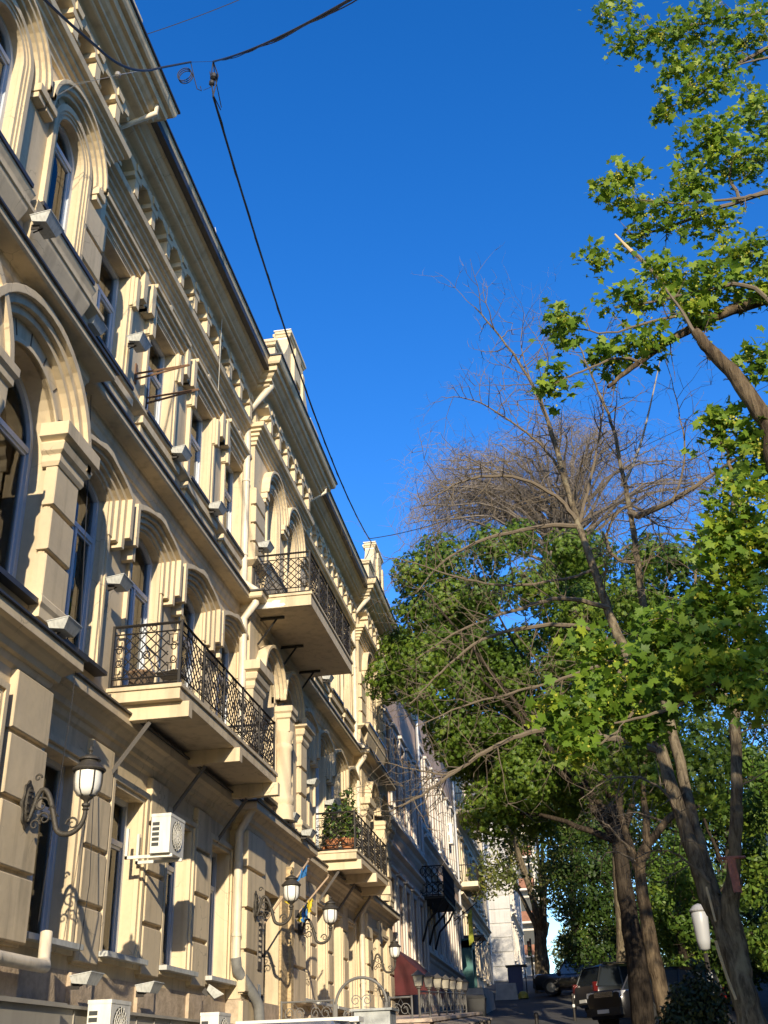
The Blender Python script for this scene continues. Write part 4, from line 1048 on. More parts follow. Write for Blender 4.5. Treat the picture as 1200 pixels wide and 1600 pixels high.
# metal cabinet and white parapet at the bottom of the picture
t = thing('electrical_cabinet', 'grey painted metal cabinet in front of the arched gate', 'cabinet', (-3.1, 18, gz(18)))
GM = mat('grey_cabinet', (.4, .42, .41), .5, noise=.4, scale=6)
m = MB(); m.box(-3.42, -2.86, 18.0, 18.6, gz(18)-.1, .84); m.build('body', GM, t)
m = MB(); m.box(-3.46, -2.82, 17.96, 18.64, .842, .875); m.build('lid', GM, t); m = MB(); m.box(-3.38, -3.15, 17.985, 17.998, -.3, .78); m.box(-3.13, -2.9, 17.985, 17.998, -.3, .78); dr = m.build('door', GM, t)
m = MB(); m.box(-3.16, -3.145, 17.965, 17.985, .3, .5); m.build('handle', IRON, dr)
t = thing('white_parapet', 'white painted parapet beside the cabinet at the bottom of the picture', 'wall', (-4.0, 17, gz(17)))
m = MB(); m.box(-4.95, -3.2, 17.0, 17.3, gz(17)-.2, .66); m.build('wall', mat('white_paint', (.75, .73, .66), .7, noise=.15, scale=3), t)
m = MB(); m.box(-5.0, -3.15, 16.95, 17.35, .662, .73); m.build('coping', mat('white_paint', (.75, .73, .66), .7), t)

# ------------------------------------------------------------------ trees
def barkmat(name, col, col2, sc=16, st=.14, patch=None):
    """furrowed bark: long dark cracks between ridges, with lichen patches"""
    m = bpy.data.materials.new(name); m.use_nodes = True; n = m.node_tree; b = n.nodes['Principled BSDF']
    b.inputs['Roughness'].default_value = .95; b.inputs['Specular IOR Level'].default_value = .12
    tc = n.nodes.new('ShaderNodeTexCoord'); mp = n.nodes.new('ShaderNodeMapping'); mp.inputs['Scale'].default_value = (1, 1, st); n.links.new(tc.outputs['Object'], mp.inputs[0])
    t = n.nodes.new('ShaderNodeTexNoise'); t.inputs['Scale'].default_value = sc; t.inputs['Detail'].default_value = 7; t.inputs['Roughness'].default_value = .7; t.inputs['Distortion'].default_value = .6; n.links.new(mp.outputs[0], t.inputs[0])
    r = n.nodes.new('ShaderNodeValToRGB'); r.color_ramp.elements[0].position = .4; r.color_ramp.elements[1].position = .62
    r.color_ramp.elements[0].color = (*col2, 1); r.color_ramp.elements[1].color = (*col, 1); n.links.new(t.outputs[0], r.inputs[0])
    t2 = n.nodes.new('ShaderNodeTexNoise'); t2.inputs['Scale'].default_value = 3.5; t2.inputs['Detail'].default_value = 5; n.links.new(tc.outputs['Object'], t2.inputs[0])
    q = n.nodes.new('ShaderNodeMapRange'); q.inputs[1].default_value = .55; q.inputs[2].default_value = .7; n.links.new(t2.outputs[0], q.inputs[0])
    mx = n.nodes.new('ShaderNodeMix'); mx.data_type = 'RGBA'; p = patch or tuple(c*1.35 for c in col); mx.inputs[7].default_value = (*p, 1)
    mq = n.nodes.new('ShaderNodeMath'); mq.operation = 'MULTIPLY'; mq.inputs[1].default_value = .6; n.links.new(q.outputs[0], mq.inputs[0]); n.links.new(mq.outputs[0], mx.inputs[0])
    n.links.new(r.outputs[0], mx.inputs[6]); n.links.new(mx.outputs[2], b.inputs['Base Color'])
    bp = n.nodes.new('ShaderNodeBump'); bp.inputs['Strength'].default_value = 1; bp.inputs['Distance'].default_value = .035; n.links.new(t.outputs[0], bp.inputs['Height']); n.links.new(bp.outputs[0], b.inputs['Normal'])
    MATS[name] = m; return m
BARK = barkmat('bark_brown', (.16, .12, .075), (.05, .036, .024))
BARKG = barkmat('bark_grey', (.22, .18, .12), (.07, .055, .038), 14, .2, (.27, .24, .16))
BARKD = barkmat('bark_dark', (.06, .047, .034), (.018, .014, .011))
TWIG = mat('twig', (.14, .11, .075), .9)
TWIGG = mat('twig_greybrown', (.15, .125, .105), .9)
PALEW = mat('bare_wood', (.55, .42, .24), .8, noise=.3, scale=6, stretch=(1, 1, .2))
WHB = mat('white_branch', (.3, .27, .22), .8)
R_ = random.Random(5)
def smoothpts(P, n=5):
    """Catmull-Rom through control points"""
    P = [Vector(p) for p in P]; Q = [P[0]*2-P[1]]+P+[P[-1]*2-P[-2]]; out = []
    for k in range(1, len(Q)-2):
        for s in range(n):
            t = s/n; a, b, c, d = Q[k-1:k+3]
            out.append(.5*((2*b)+(-a+c)*t+(2*a-5*b+4*c-d)*t*t+(-a+3*b-3*c+d)*t**3))
    out.append(P[-1]); return out
def limb(mb, P, r0, r1, n=8, wob=.0, sub=5):
    pts = smoothpts(P, sub); N = len(pts)-1
    if wob: pts = [pts[0]]+[p+Vector((R_.uniform(-1, 1), R_.uniform(-1, 1), R_.uniform(-1, 1)))*wob for p in pts[1:-1]]+[pts[-1]]
    rs = [(r0+(r1-r0)*k/N)*(1+R_.uniform(-.06, .06)) for k in range(N+1)]
    mb.tube(pts, rs, n); return pts, rs
def twig(mb, p, d, L, r, depth, droop=0.0, curl=.35, n=4, nb=3, up=0.0):
    """crooked side shoot with its own shoots"""
    segs = max(3, int(L/.16)) if depth else 3
    segs = min(segs, 9); pts = [Vector(p)]; d = Vector(d).normalized(); q = Vector(p)
    for k in range(segs):
        d = (d+Vector((R_.gauss(0, 1), R_.gauss(0, 1), R_.gauss(0, 1)))*curl*.5+Vector((0, 0, up-droop*(k+1)/segs))).normalized()
        q = q+d*L/segs; pts.append(q.copy())
    mb.tube(pts, [r*(1-.75*k/segs) for k in range(segs+1)], n, caps=False)
    if depth > 0:
        for b in range(nb):
            k = R_.randint(1, segs); dd = (pts[k]-pts[k-1]).normalized()
            side = Vector((R_.gauss(0, 1), R_.gauss(0, 1), R_.gauss(0, 1))); side = (side-dd*side.dot(dd)).normalized()
            twig(mb, pts[k], dd*.6+side*.8, L*R_.uniform(.35, .6), r*.6, depth-1, droop, curl, 3 if depth < 2 else n, nb, up)
def dress(mb, pts, rs, every, L, r, depth, droop=0, start=.25, nb=3, up=0, curl=.35, lr=(.6, 1.2)):
    N = len(pts); k = int(N*start)
    while k < N:
        d = (pts[min(k+1, N-1)]-pts[max(0, k-1)]).normalized()
        side = Vector((R_.gauss(0, 1), R_.gauss(0, 1), R_.gauss(0, 1))); side = (side-d*side.dot(d)).normalized()
        twig(mb, pts[k], d*.5+side, L*R_.uniform(*lr), min(r, rs[k]*.7), depth, droop, curl, 4, nb, up); k += every
def A(*pp): return [at(*p) for p in pp]

# --- bare tree in front, split near the ground into leaning stems
t = thing('bare_tree', 'leafless tree with torn trunk and long leaning grey stems in the right foreground', 'tree', at(1185, 1640, 14))
m = MB()
limb(m, A((1190, 1680, 14), (1175, 1600, 14), (1155, 1530, 14), (1135, 1470, 14.02), (1118, 1420, 14.08), (1102, 1375, 14.15)), .185, .07, 16)
limb(m, A((1160, 1530, 14), (1150, 1470, 14.0), (1140, 1420, 13.95), (1148, 1370, 13.9)), .13, .095, 14)
limb(m, A((1140, 1490, 14.1), (1125, 1430, 14.2), (1108, 1375, 14.4), (1090, 1310, 14.6)), .11, .08, 14)
s1, r1 = limb(m, A((1128, 1440, 14.05), (1105, 1400, 14.1), (1070, 1290, 14.3), (1030, 1170, 14.5), (992, 1060, 14.7), (958, 975, 14.9), (928, 890, 15.1), (904, 820, 15.3), (880, 742, 15.5), (858, 665, 15.7), (832, 600, 15.9), (792, 540, 16.1), (742, 480, 16.3)), .105, .012, 12, .012)
s2, r2 = limb(m, A((1115, 1400, 14.2), (1085, 1290, 14.5), (1062, 1190, 14.8), (1036, 1080, 15.1), (1010, 965, 15.4), (996, 880, 15.6), (985, 800, 15.8), (972, 735, 16.0), (955, 660, 16.2), (930, 600, 16.4), (905, 540, 16.6)), .088, .012, 12, .012)
s3, r3 = limb(m, A((1143, 1400, 13.9), (1148, 1330, 13.8), (1152, 1230, 13.8), (1148, 1130, 13.9), (1150, 1050, 13.9), (1156, 960, 13.9), (1142, 860, 14.0), (1150, 760, 14)), .088, .04, 10, .012)
smooth_by_angle(m.build('trunk', BARKG, t), 60)
m = MB(); B = []
def br(P, ra, rb, wob=.012, nn=6):
    q = limb(m, A(*P), ra, rb, nn, wob); B.append(q); return q
br([(905, 822, 15.3), (850, 822, 15.0), (760, 842, 14.6), (690, 880, 14.3), (652, 925, 14.1)], .04, .008)
br([(900, 812, 15.3), (868, 775, 15.2), (800, 745, 15.0), (722, 752, 14.8), (660, 790, 14.6)], .04, .007)
br([(928, 890, 15.1), (880, 905, 14.8), (800, 915, 14.4), (730, 905, 14.1), (650, 880, 14), (600, 870, 13.9)], .025, .005)
br([(950, 950, 14.9), (880, 935, 14.6), (800, 955, 14.2), (720, 985, 13.9), (650, 1030, 13.6)], .038, .007)
br([(985, 1040, 14.7), (930, 985, 14.4), (840, 978, 14.1), (755, 1000, 13.8), (690, 1050, 13.6), (640, 1100, 13.4)], .042, .007)
br([(1000, 1090, 14.6), (950, 1040, 14.5), (880, 1060, 14.2), (810, 1080, 13.9), (720, 1105, 13.6), (650, 1135, 13.4)], .03, .006)
br([(1030, 1172, 14.5), (985, 1160, 14.3), (930, 1150, 14.1), (850, 1142, 13.9), (790, 1158, 13.7), (720, 1200, 13.4), (670, 1235, 13.2), (610, 1268, 13.0)], .05, .012)
br([(720, 1200, 13.4), (690, 1210, 13.3), (640, 1200, 13.2), (590, 1190, 13.1)], .018, .004)
br([(880, 742, 15.5), (850, 700, 15.3), (800, 660, 15.1), (740, 625, 14.9), (690, 620, 14.8)], .025, .005)
br([(858, 665, 15.7), (845, 610, 15.7), (855, 560, 15.7), (820, 500, 15.7)], .02, .004)
br([(904, 820, 15.3), (925, 740, 15.3), (940, 660, 15.3), (945, 590, 15.3)], .03, .006)
br([(832, 600, 15.9), (815, 545, 15.9), (820, 490, 16)], .014, .004)
br([(985, 800, 15.8), (1000, 805, 15.6), (1045, 785, 15.3), (1085, 762, 15.1), (1130, 730, 15), (1180, 700, 14.8)], .06, .02, nn=8)
br([(996, 880, 15.6), (960, 870, 15.5), (948, 830, 15.4), (985, 790, 15.3), (1030, 820, 15.2), (1090, 830, 15)], .03, .008)
br([(1050, 785, 15.2), (1070, 720, 15.1), (1060, 640, 15), (1040, 560, 15)], .022, .005)
br([(1148, 1130, 13.9), (1110, 1030, 14.0), (1085, 960, 14.1), (1090, 880, 14.2), (1110, 800, 14.2)], .04, .01)
br([(1036, 1080, 15.1), (1060, 1010, 15.0), (1100, 960, 15), (1140, 900, 14.9)], .035, .008)
br([(1070, 1290, 14.3), (1040, 1240, 14.2), (1000, 1215, 14.1), (950, 1220, 14), (905, 1250, 13.9)], .02, .005)
br([(1110, 1380, 14), (1060, 1335, 13.9), (1020, 1330, 13.8), (985, 1345, 13.7)], .015, .004)
for pts, rs in B: dress(m, pts, rs, 1, .75, .009, 2, droop=.02, start=.2, nb=3)
for pts, rs in ((s1, r1), (s2, r2)): dress(m, pts, rs, 1, .95, .012, 2, start=.45, nb=3, up=.12)
dress(m, s3, r3, 4, .6, .012, 2, start=.3)
m.build('branches', TWIG, t)
m = MB()
q = limb(m, A((972, 760, 15.9), (985, 735, 15.8), (1002, 690, 15.8), (1018, 625, 15.8), (1032, 560, 15.8)), .03, .008, 6)
m.build('dead_branch', WHB, t)
m = MB(); P0 = A((1118, 1470, 13.79), (1127, 1500, 13.78), (1138, 1532, 13.77), (1150, 1562, 13.76)); limb(m, P0, .02, .016, 6); P0 = A((1092, 1352, 14.2), (1106, 1395, 14.0), (1118, 1440, 13.86)); limb(m, P0, .022, .012, 6); m.build('bare_wood_scar', PALEW, t)
t = thing('ribbon', 'faded red and dark cloth strip tied round the right stem of the torn bare tree', 'ribbon', at(1138, 1340, 13.7))
m = MB(); c0 = at(1136, 1335, 13.72); 
m.tube([at(1146, 1338, 13.75)+Vector((.14*math.cos(a), .14*math.sin(a)+.1, .02*math.sin(a))) for a in [2*PI*k/16 for k in range(17)]], .02, 6); m.build('knot_band', mat('faded_red', (.4, .16, .12), .9, noise=.4, scale=10), t)
m = MB(); V = []
for i in range(9):
    for j in range(4): p = at(1134+i*1.6+j*4.5, 1338+i*7.2+2*math.sin(i*2+j), 13.66+.012*math.sin(i+j*2)); V.append(tuple(p))
m.v = V; m.f = [(i*4+j, i*4+j+1, (i+1)*4+j+1, (i+1)*4+j) for i in range(8) for j in range(3)]; m.build('tail', mat('faded_red', (.4, .16, .12), .9), t)

# --- near maple: broken limb and leafy boughs entering from the right
MAPLE = leafmat('maple_leaf', (.175, .29, .03), (.075, .15, .016), .5, .7, yel=.06)
BLOS = mat('maple_blossom', (.5, .48, .06), .7, trans=.4)
t = thing('maple_tree', 'near maple in fresh leaf and yellow flower, boughs reaching in from the right edge', 'tree', Vector((6.5, 8.5, gz(8.5))))
m = MB()
limb(m, [(6.5, 8.5, gz(8.5)-.2), (6.45, 8.6, 1.5), (6.3, 8.8, 4.0), (6.1, 9.2, 6.5), (6.2, 9.6, 9.0), (6.4, 10, 11.5)], .3, .12, 14)
hub = Vector((6.1, 9.2, 6.4))
l1, lr1 = limb(m, [Vector((6.3, 8.8, 4.2))]+A((1290, 760, 9.6), (1200, 660, 9.6), (1150, 590, 9.6), (1108, 545, 9.6), (1086, 518, 9.6)), .12, .05, 10, .008)
l2, lr2 = limb(m, [Vector((6.2, 9.6, 8.0))]+A((1300, 420, 10.4), (1200, 465, 10.5), (1130, 490, 10.5), (1060, 525, 10.4), (1000, 565, 10.3), (950, 605, 10.2)), .1, .02, 8, .008)
smooth_by_angle(m.build('trunk', BARK, t), 60)
m = MB()
P0 = A((988, 394, 11.76), (976, 382, 11.78), (961, 366, 11.8)); limb(m, P0, .03, .012, 8); m.build('broken_limb', PALEW, t)
m = MB(); BB = []
def mb_(P, ra, rb):
    q3 = CR.T @ np.array(P[0])
    if 600+FPX*q3[0]/-q3[2] > 1280:   # spring from the trunk standing outside the picture
        z = min(11, max(4.5, P[0].z-1.0)); P = [Vector((6.2, 9.4, z)), (Vector((6.2, 9.4, z))+P[0])/2+Vector((0, 0, .15))]+P
    q = limb(m, P, ra, rb, 6, .012); BB.append(q)
mb_(A((1330, 260, 11.5), (1200, 300, 11.6), (1110, 330, 11.7), (1040, 355, 11.8), (985, 370, 11.9)), .06, .012)
mb_(A((1200, 302, 11.6), (1150, 310, 11.5), (1060, 318, 11.5), (1000, 312, 11.5)), .025, .008)
mb_(A((1160, 320, 11.6), (1140, 270, 11.5), (1160, 235, 11.4), (1130, 215, 11.4)), .025, .008)
mb_(A((1330, 20, 12), (1200, 75, 12), (1140, 110, 12.1), (1090, 150, 12.1), (1040, 170, 12.2)), .05, .01)
mb_(A((1200, 20, 12), (1130, 30, 12), (1050, 45, 12.1), (980, 48, 12.1)), .035, .008)
mb_(A((1200, 90, 12), (1160, 100, 12), (1110, 120, 12)), .02, .006)
mb_(A((1110, 560, 9.8), (1060, 470, 11.2), (1020, 425, 11.65), (985, 390, 11.77)), .03, .03)
mb_(A((1300, 560, 10), (1180, 450, 10.2), (1100, 455, 10.3), (1030, 470, 10.4), (960, 480, 10.4)), .04, .01)
mb_(A((1100, 490, 10.4), (1030, 500, 10.3), (950, 520, 10.2), (880, 510, 10.1)), .02, .006)
mb_(A((1000, 565, 10.3), (960, 560, 10.2), (900, 585, 10.0), (865, 600, 10)), .018, .006)
mb_(A((1105, 540, 9.6), (1085, 520, 9.7), (1060, 480, 10), (1040, 450, 10.2)), .03, .01)
mb_(A((1300, 900, 9.8), (1200, 870, 9.9), (1150, 890, 10), (1080, 960, 10.2), (1000, 1030, 10.3), (930, 1090, 10.4)), .05, .01)
mb_(A((1200, 870, 9.9), (1160, 800, 9.9), (1140, 720, 9.9), (1120, 660, 9.9)), .03, .008)
mb_(A((1300, 1060, 9.6), (1200, 1050, 9.7), (1120, 1070, 9.8), (1040, 1110, 9.9), (960, 1130, 10)), .04, .01)
mb_(A((1080, 960, 10.2), (1000, 1100, 10.2), (940, 1160, 10.2), (890, 1180, 10.2)), .02, .006)
for pts, rs in BB+[(l1, lr1), (l2, lr2)]: dress(m, pts, rs, 4, .32, .009, 1, start=.3, nb=3, lr=(.5, 1.2))
m.build('branches', TWIG, t)
CL = [(960, 20, 45, 25, 12), (1010, 60, 60, 22, 12), (1090, 40, 80, 40, 12), (1165, 55, 55, 55, 12), (975, 75, 40, 16, 12), (1065, 100, 45, 32, 12), (1120, 120, 50, 40, 12), (1040, 172, 34, 22, 12.2), (1075, 150, 40, 25, 12.1), (1115, 215, 65, 45, 11.5), (1180, 175, 40, 55, 11.8), (1165, 250, 55, 45, 11.5),
      (985, 275, 50, 22, 11.6), (948, 300, 26, 20, 11.6), (1000, 315, 45, 25, 11.7), (1085, 285, 45, 45, 11.6), (1100, 345, 60, 25, 11.6), (990, 372, 35, 18, 11.9), (930, 397, 34, 14, 11.9), (1045, 330, 50, 22, 11.6), (1165, 395, 50, 35, 11),
      (1035, 425, 50, 28, 10.6), (985, 470, 45, 24, 10.5), (1100, 445, 85, 26, 10.4), (1175, 450, 40, 45, 10.4), (1000, 545, 55, 26, 10.4), (880, 508, 30, 34, 10.1), (868, 592, 32, 26, 10), (1090, 490, 45, 28, 10.3), (1180, 575, 28, 36, 10), (950, 560, 35, 22, 10.3),
      (1125, 655, 34, 30, 9.9), (1175, 705, 45, 50, 9.9), (1150, 790, 50, 55, 9.9), (1185, 860, 50, 65, 9.9), (1130, 900, 50, 45, 10), (1165, 985, 62, 55, 10), (1085, 955, 55, 36, 10.2), (1050, 1030, 66, 36, 10.3), (990, 1060, 58, 46, 10.3), (930, 1100, 66, 26, 10.4), (900, 1135, 45, 32, 10.2), (895, 1175, 36, 24, 10.2), (1000, 1120, 48, 34, 10.2), (1100, 1060, 66, 46, 9.8), (1170, 1065, 46, 55, 9.7), (930, 1010, 36, 24, 10.3), (860, 1112, 28, 20, 10.3), (1020, 980, 40, 24, 10.3), (1130, 850, 46, 30, 10), (1085, 1000, 45, 30, 10)]
pos = []; bpos = []
rr = np.random.default_rng(3)
for cx, cy, rx, ry, Y in CL:
    c = at(cx, cy, Y); n = int(.1*rx*ry)+30
    sx, sz = rx/FPX*Y*1.05, ry/FPX*Y*1.1; sy = (sx+sz)/2*1.1
    g = rr.normal(size=(n, 3)); g /= np.linalg.norm(g, axis=1)[:, None]; g *= (rr.random(n)**.45)[:, None]
    # bunches of leaves at shoot ends
    nb = max(3, n//9); hubs = g[:nb]; pick = rr.integers(0, nb, n)
    q = hubs[pick]*np.array([sx, sy, sz])+rr.normal(size=(n, 3))*.085
    pos.append(np.array(c)+q)
    kb = max(1, nb//2) if cy > 150 else max(1, nb//2)
    hb = hubs[:kb]*np.array([sx, sy, sz])+np.array(c)-np.array([0, 0, .04])
    bpos.append(np.repeat(hb, 22, 0)+rr.normal(size=(kb*22, 3))*np.array([.04, .04, .05]))
for cx, cy, cz, r_ in ((6.4, 8.0, 8.6, 1.7), (7.6, 9.6, 9.8, 1.8), (5.6, 9.6, 10.6, 1.5), (7.0, 7.0, 10.6, 1.7), (8.4, 8.4, 8.0, 1.6), (6.8, 10.6, 7.4, 1.3), (6.2, 8.6, 12.0, 1.5), (7.8, 7.2, 12.4, 1.4), (5.4, 7.4, 9.2, 1.2)):
    g = rr.normal(size=(520, 3)); g /= np.linalg.norm(g, axis=1)[:, None]; pos.append(np.array([cx, cy, cz])+g*(r_*rr.random(520)**.4)[:, None])
pos = np.concatenate(pos); nrm = rr.normal(size=pos.shape)*.55+np.array([.05, -.5, .5])
leaves('crown', pos, nrm, .165*(.5+.75*rr.random(len(pos))), MAPLE, t, 'maple', rr)
bpos = np.concatenate(bpos); leaves('blossom', bpos, rr.normal(size=bpos.shape), .034*(.7+.6*rr.random(len(bpos))), BLOS, t, 'dot', rr)

# --- generic leafy tree: crown given as clumps (px, py, radius px, depth)
def leafy(name, label, base, forks, clumps, n, size, lm, bark, r0, tmpl='rhomb', group=None, flat=.05, twigs=True, seed=1, density_in=.42, limbs=6):
    t = thing(name, label, 'tree', base, group=group)
    base = Vector(base); rnd = random.Random(seed)
    cs = [(at(x, y, Y), r/FPX*Y*1.12) for x, y, r, Y in clumps]
    m = MB(); top = forks[-1]
    limb(m, [base-Vector((0, 0, .3))]+list(forks), r0, r0*.55, 12, .02)
    for k in range(limbs):
        c, r = cs[k*len(cs)//limbs]; s = rnd.uniform(.1, 1); a = Vector(forks[-2]).lerp(Vector(top), s) if len(forks) > 1 else Vector(top)
        limb(m, [a, a.lerp(c, .5)+Vector((0, 0, .25*r)), c], r0*.35, r0*.06, 7, .03)
    smooth_by_angle(m.build('trunk', bark, t), 60)
    if twigs:
        m = MB()
        for c, r in cs:
            for k in range(5):
                d = Vector((rnd.gauss(0, 1), rnd.gauss(0, 1), rnd.gauss(0, 1))).normalized(); twig(m, c, d, r*.9, .03, 1, nb=3)
        m.build('branches', bark, t)
    leafcloud('crown', [tuple(c) for c, r in cs], [r for c, r in cs], n, size, lm, t, flat, tmpl, seed=seed)
    return t
CHEST = leafmat('chestnut_leaf', (.115, .2, .024), (.04, .085, .012), .42, .35, yel=.05)
ck = []
rk = random.Random(4)
edge = [(650, 905), (700, 880), (760, 862), (820, 850), (880, 858), (930, 870), (1000, 880), (1060, 890), (640, 950), (690, 940), (760, 930), (840, 925), (920, 940), (1000, 950), (1070, 960), (625, 1010), (680, 1010), (750, 1000), (830, 1000), (910, 1020), (990, 1030), (1060, 1040),
        (612, 1070), (665, 1080), (730, 1075), (800, 1070), (880, 1090), (960, 1110), (1040, 1120), (705, 1150), (770, 1140), (840, 1150), (920, 1180), (1000, 1190), (810, 1215), (880, 1240), (960, 1250), (1030, 1240), (760, 1265), (830, 1280), (870, 1010), (895, 1045), (850, 1045), (640, 1025), (660, 1050), (930, 1060), (885, 985), (790, 1040), (905, 960), (720, 1040)]
for x, y in edge: ck.append((x+rk.uniform(-12, 12), y+rk.uniform(-10, 10), rk.uniform(28, 50), 34+rk.uniform(-3.4, 3.4)))
for k in range(26): ck.append((rk.uniform(690, 1060), rk.uniform(910, 1230), 50, 36.5+rk.uniform(-1, 2)))
leafy('chestnut_tree', 'broad dense dark green chestnut tree, the biggest leafy crown behind the bare branches', at(1004, 1592, 34), A((994, 1500, 34), (982, 1420, 34), (970, 1340, 34), (958, 1260, 34)), ck, 96000, .22, CHEST, BARKD, .33, 'palm', flat=.0, seed=8, limbs=14)
# pale slim trunk in front of it
t = thing('slim_tree', 'pale curved trunk forking under the canopy just in front of the thick dark trunk', 'tree', at(1050, 1625, 25))
m = MB()
limb(m, A((1052, 1650, 25), (1040, 1580, 25), (1022, 1500, 25), (1008, 1420, 25), (1000, 1350, 25), (1012, 1320, 25), (1040, 1285, 25), (1075, 1250, 25)), .2, .06, 14, .015)
limb(m, A((1003, 1370, 25), (990, 1340, 25.1), (975, 1290, 25.2), (960, 1220, 25.4)), .12, .05, 10, .015)
limb(m, A((1008, 1340, 25), (1010, 1290, 25), (1005, 1220, 25.2), (1015, 1150, 25.4)), .1, .04, 10, .015)
smooth_by_angle(m.build('trunk', BARK, t), 60)
m = MB()
for P in (A((1000, 1350, 25), (960, 1330, 24.8), (935, 1345, 24.6)), A((985, 1330, 25), (950, 1290, 24.7), (930, 1280, 24.6)), A((1040, 1285, 25), (1000, 1270, 24.8), (960, 1275, 24.6))):
    q = limb(m, P, .03, .008, 5, .02); dress(m, *q, 2, .7, .01, 2, start=.2)
m.build('branches', TWIG, t)
leafcloud('crown', [tuple(at(x, y, 25.5)) for x, y in ((940, 1200), (1010, 1140), (1080, 1230), (1020, 1220), (1100, 1180), (960, 1150))], [.9]*6, 2600, .22, CHEST, t, .0, 'palm', seed=41)

# --- weeping bare crown beyond
t = thing('weeping_tree', 'tall leafless weeping tree with a brown haze of hanging twigs above the chestnut', 'tree', at(905, 1560, 46))
m = MB(); cw = at(880, 780, 46)
limb(m, [at(975, 1600, 46), at(972, 1400, 46), at(950, 1150, 46), at(905, 920, 46), at(880, 790, 46)], .34, .2, 10, .03)
bm_ = MB(); ends = []
for k in range(84):
    x = R_.uniform(632, 1135) if k < 58 else R_.gauss(690, 34); s = (x-885)/240; ytop = 655+95*s*s+R_.uniform(-15, 150)*R_.random()+(R_.uniform(0, 60) if k >= 58 else 0)
    e = at(x, ytop, 46+R_.uniform(-6, 6)); st = at(888+R_.uniform(-12, 12), R_.uniform(790, 900), 46)
    md = st.lerp(e, .55)+Vector((0, 0, 1.2)); q = limb(bm_, [st, md, e], .085, .018, 5, .12); ends.append(q[0])
smooth_by_angle(m.build('trunk', BARKG, t), 60)
for pts in ends:
    for k in range(22):
        p = pts[R_.randint(len(pts)//3, len(pts)-1)]
        d = Vector((R_.gauss(0, 1), R_.gauss(0, 1), .8)); twig(bm_, p, d, R_.uniform(.8, 3.0), .0125, 1, droop=R_.choice((.2, .7, 1.1)), curl=.6, n=3, nb=5)
bm_.build('branches', TWIGG, t)

# --- plane tree by the far corner, and the green masses behind
PLANE = leafmat('plane_leaf', (.15, .185, .045), (.075, .1, .025), .4, .3, yel=.03)
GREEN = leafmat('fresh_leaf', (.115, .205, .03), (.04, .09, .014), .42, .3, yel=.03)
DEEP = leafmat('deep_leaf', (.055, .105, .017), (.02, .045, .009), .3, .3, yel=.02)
leafy('plane_tree', 'slender plane tree with thin olive foliage by the far traffic light', at(850, 1552, 68), A((847, 1510, 68), (845, 1470, 68), (852, 1440, 68)),
      [(x+R_.uniform(-8, 8), y+R_.uniform(-8, 8), R_.uniform(18, 34), 68+R_.uniform(-4, 4)) for x, y in ((775, 1240), (800, 1270), (830, 1250), (860, 1290), (790, 1310), (760, 1290), (820, 1330), (850, 1350), (880, 1330), (775, 1350), (800, 1375), (840, 1400), (870, 1390), (900, 1370), (765, 1210), (810, 1200), (850, 1220), (890, 1260), (760, 1380))], 9000, .24, PLANE, BARKG, .5, seed=12, limbs=8)
def mass(name, label, base, cl, n, size, lm, r0=.35, seed=1, group=None, Yj=3, limbs=5):
    Y = base[2]
    leafy(name, label, at(*base), [at(base[0], base[1]-70, Y), at(base[0]-8, base[1]-150, Y), at(base[0]+6, base[1]-230, Y)], [(x+R_.uniform(-10, 10), y+R_.uniform(-10, 10), R_.uniform(.55, 1.15)*r, Y+R_.uniform(-Yj, Yj)) for x, y, r in cl], n, size, lm, BARKD, r0*.6, seed=seed, group=group, limbs=limbs)
mass('street_tree', 'dark leafy tree between the parked estate car and the plane tree', (930, 1560, 60), [(880, 1470, 26), (905, 1440, 30), (935, 1430, 32), (960, 1460, 30), (900, 1490, 24), (940, 1490, 26), (880, 1425, 24), (915, 1400, 30), (955, 1400, 34), (985, 1440, 30), (930, 1360, 40), (970, 1340, 40), (900, 1350, 36), (880, 1300, 40), (930, 1300, 40)], 12000, .22, DEEP, seed=21, group='leafy trees behind the parked cars')
mass('street_tree', 'bright green young tree lit behind the pale slim trunk', (1070, 1590, 42), [(1045, 1480, 30), (1070, 1450, 32), (1085, 1490, 28), (1050, 1430, 30), (1090, 1420, 30), (1040, 1390, 34), (1075, 1380, 34), (1055, 1510, 22), (1095, 1350, 30), (1060, 1335, 34), (1030, 1350, 30)], 7500, .18, GREEN, seed=22, group='leafy trees behind the parked cars')
mass('street_tree', 'leafy tree at the lower right edge beyond the torn bare tree', (1230, 1580, 32), [(1180, 1400, 34), (1200, 1360, 40), (1170, 1340, 34), (1190, 1290, 40), (1220, 1440, 40), (1175, 1460, 28), (1200, 1490, 30), (1160, 1270, 36), (1200, 1230, 44), (1170, 1200, 40), (1120, 1250, 34)], 8000, .16, GREEN, seed=23, group='leafy trees behind the parked cars')
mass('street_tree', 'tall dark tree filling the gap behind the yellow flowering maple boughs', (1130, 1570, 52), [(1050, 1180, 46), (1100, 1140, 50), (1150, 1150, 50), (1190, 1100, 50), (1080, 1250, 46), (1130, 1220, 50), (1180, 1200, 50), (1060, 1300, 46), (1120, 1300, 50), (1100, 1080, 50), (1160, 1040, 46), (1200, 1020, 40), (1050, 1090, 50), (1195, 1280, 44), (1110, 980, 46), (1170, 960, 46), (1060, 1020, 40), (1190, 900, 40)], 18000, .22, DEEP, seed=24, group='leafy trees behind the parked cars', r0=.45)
mass('street_tree', 'sunlit yellow-green tree far down the street beyond the dark parked off-roader', (905, 1530, 120), [(885, 1490, 22), (905, 1475, 26), (925, 1495, 22), (890, 1460, 24), (940, 1470, 26), (880, 1510, 14), (960, 1490, 24), (985, 1480, 24)], 3600, .4, mat('far_leaf', (.3, .32, .1), .7, trans=.4), seed=25, group='leafy trees behind the parked cars')
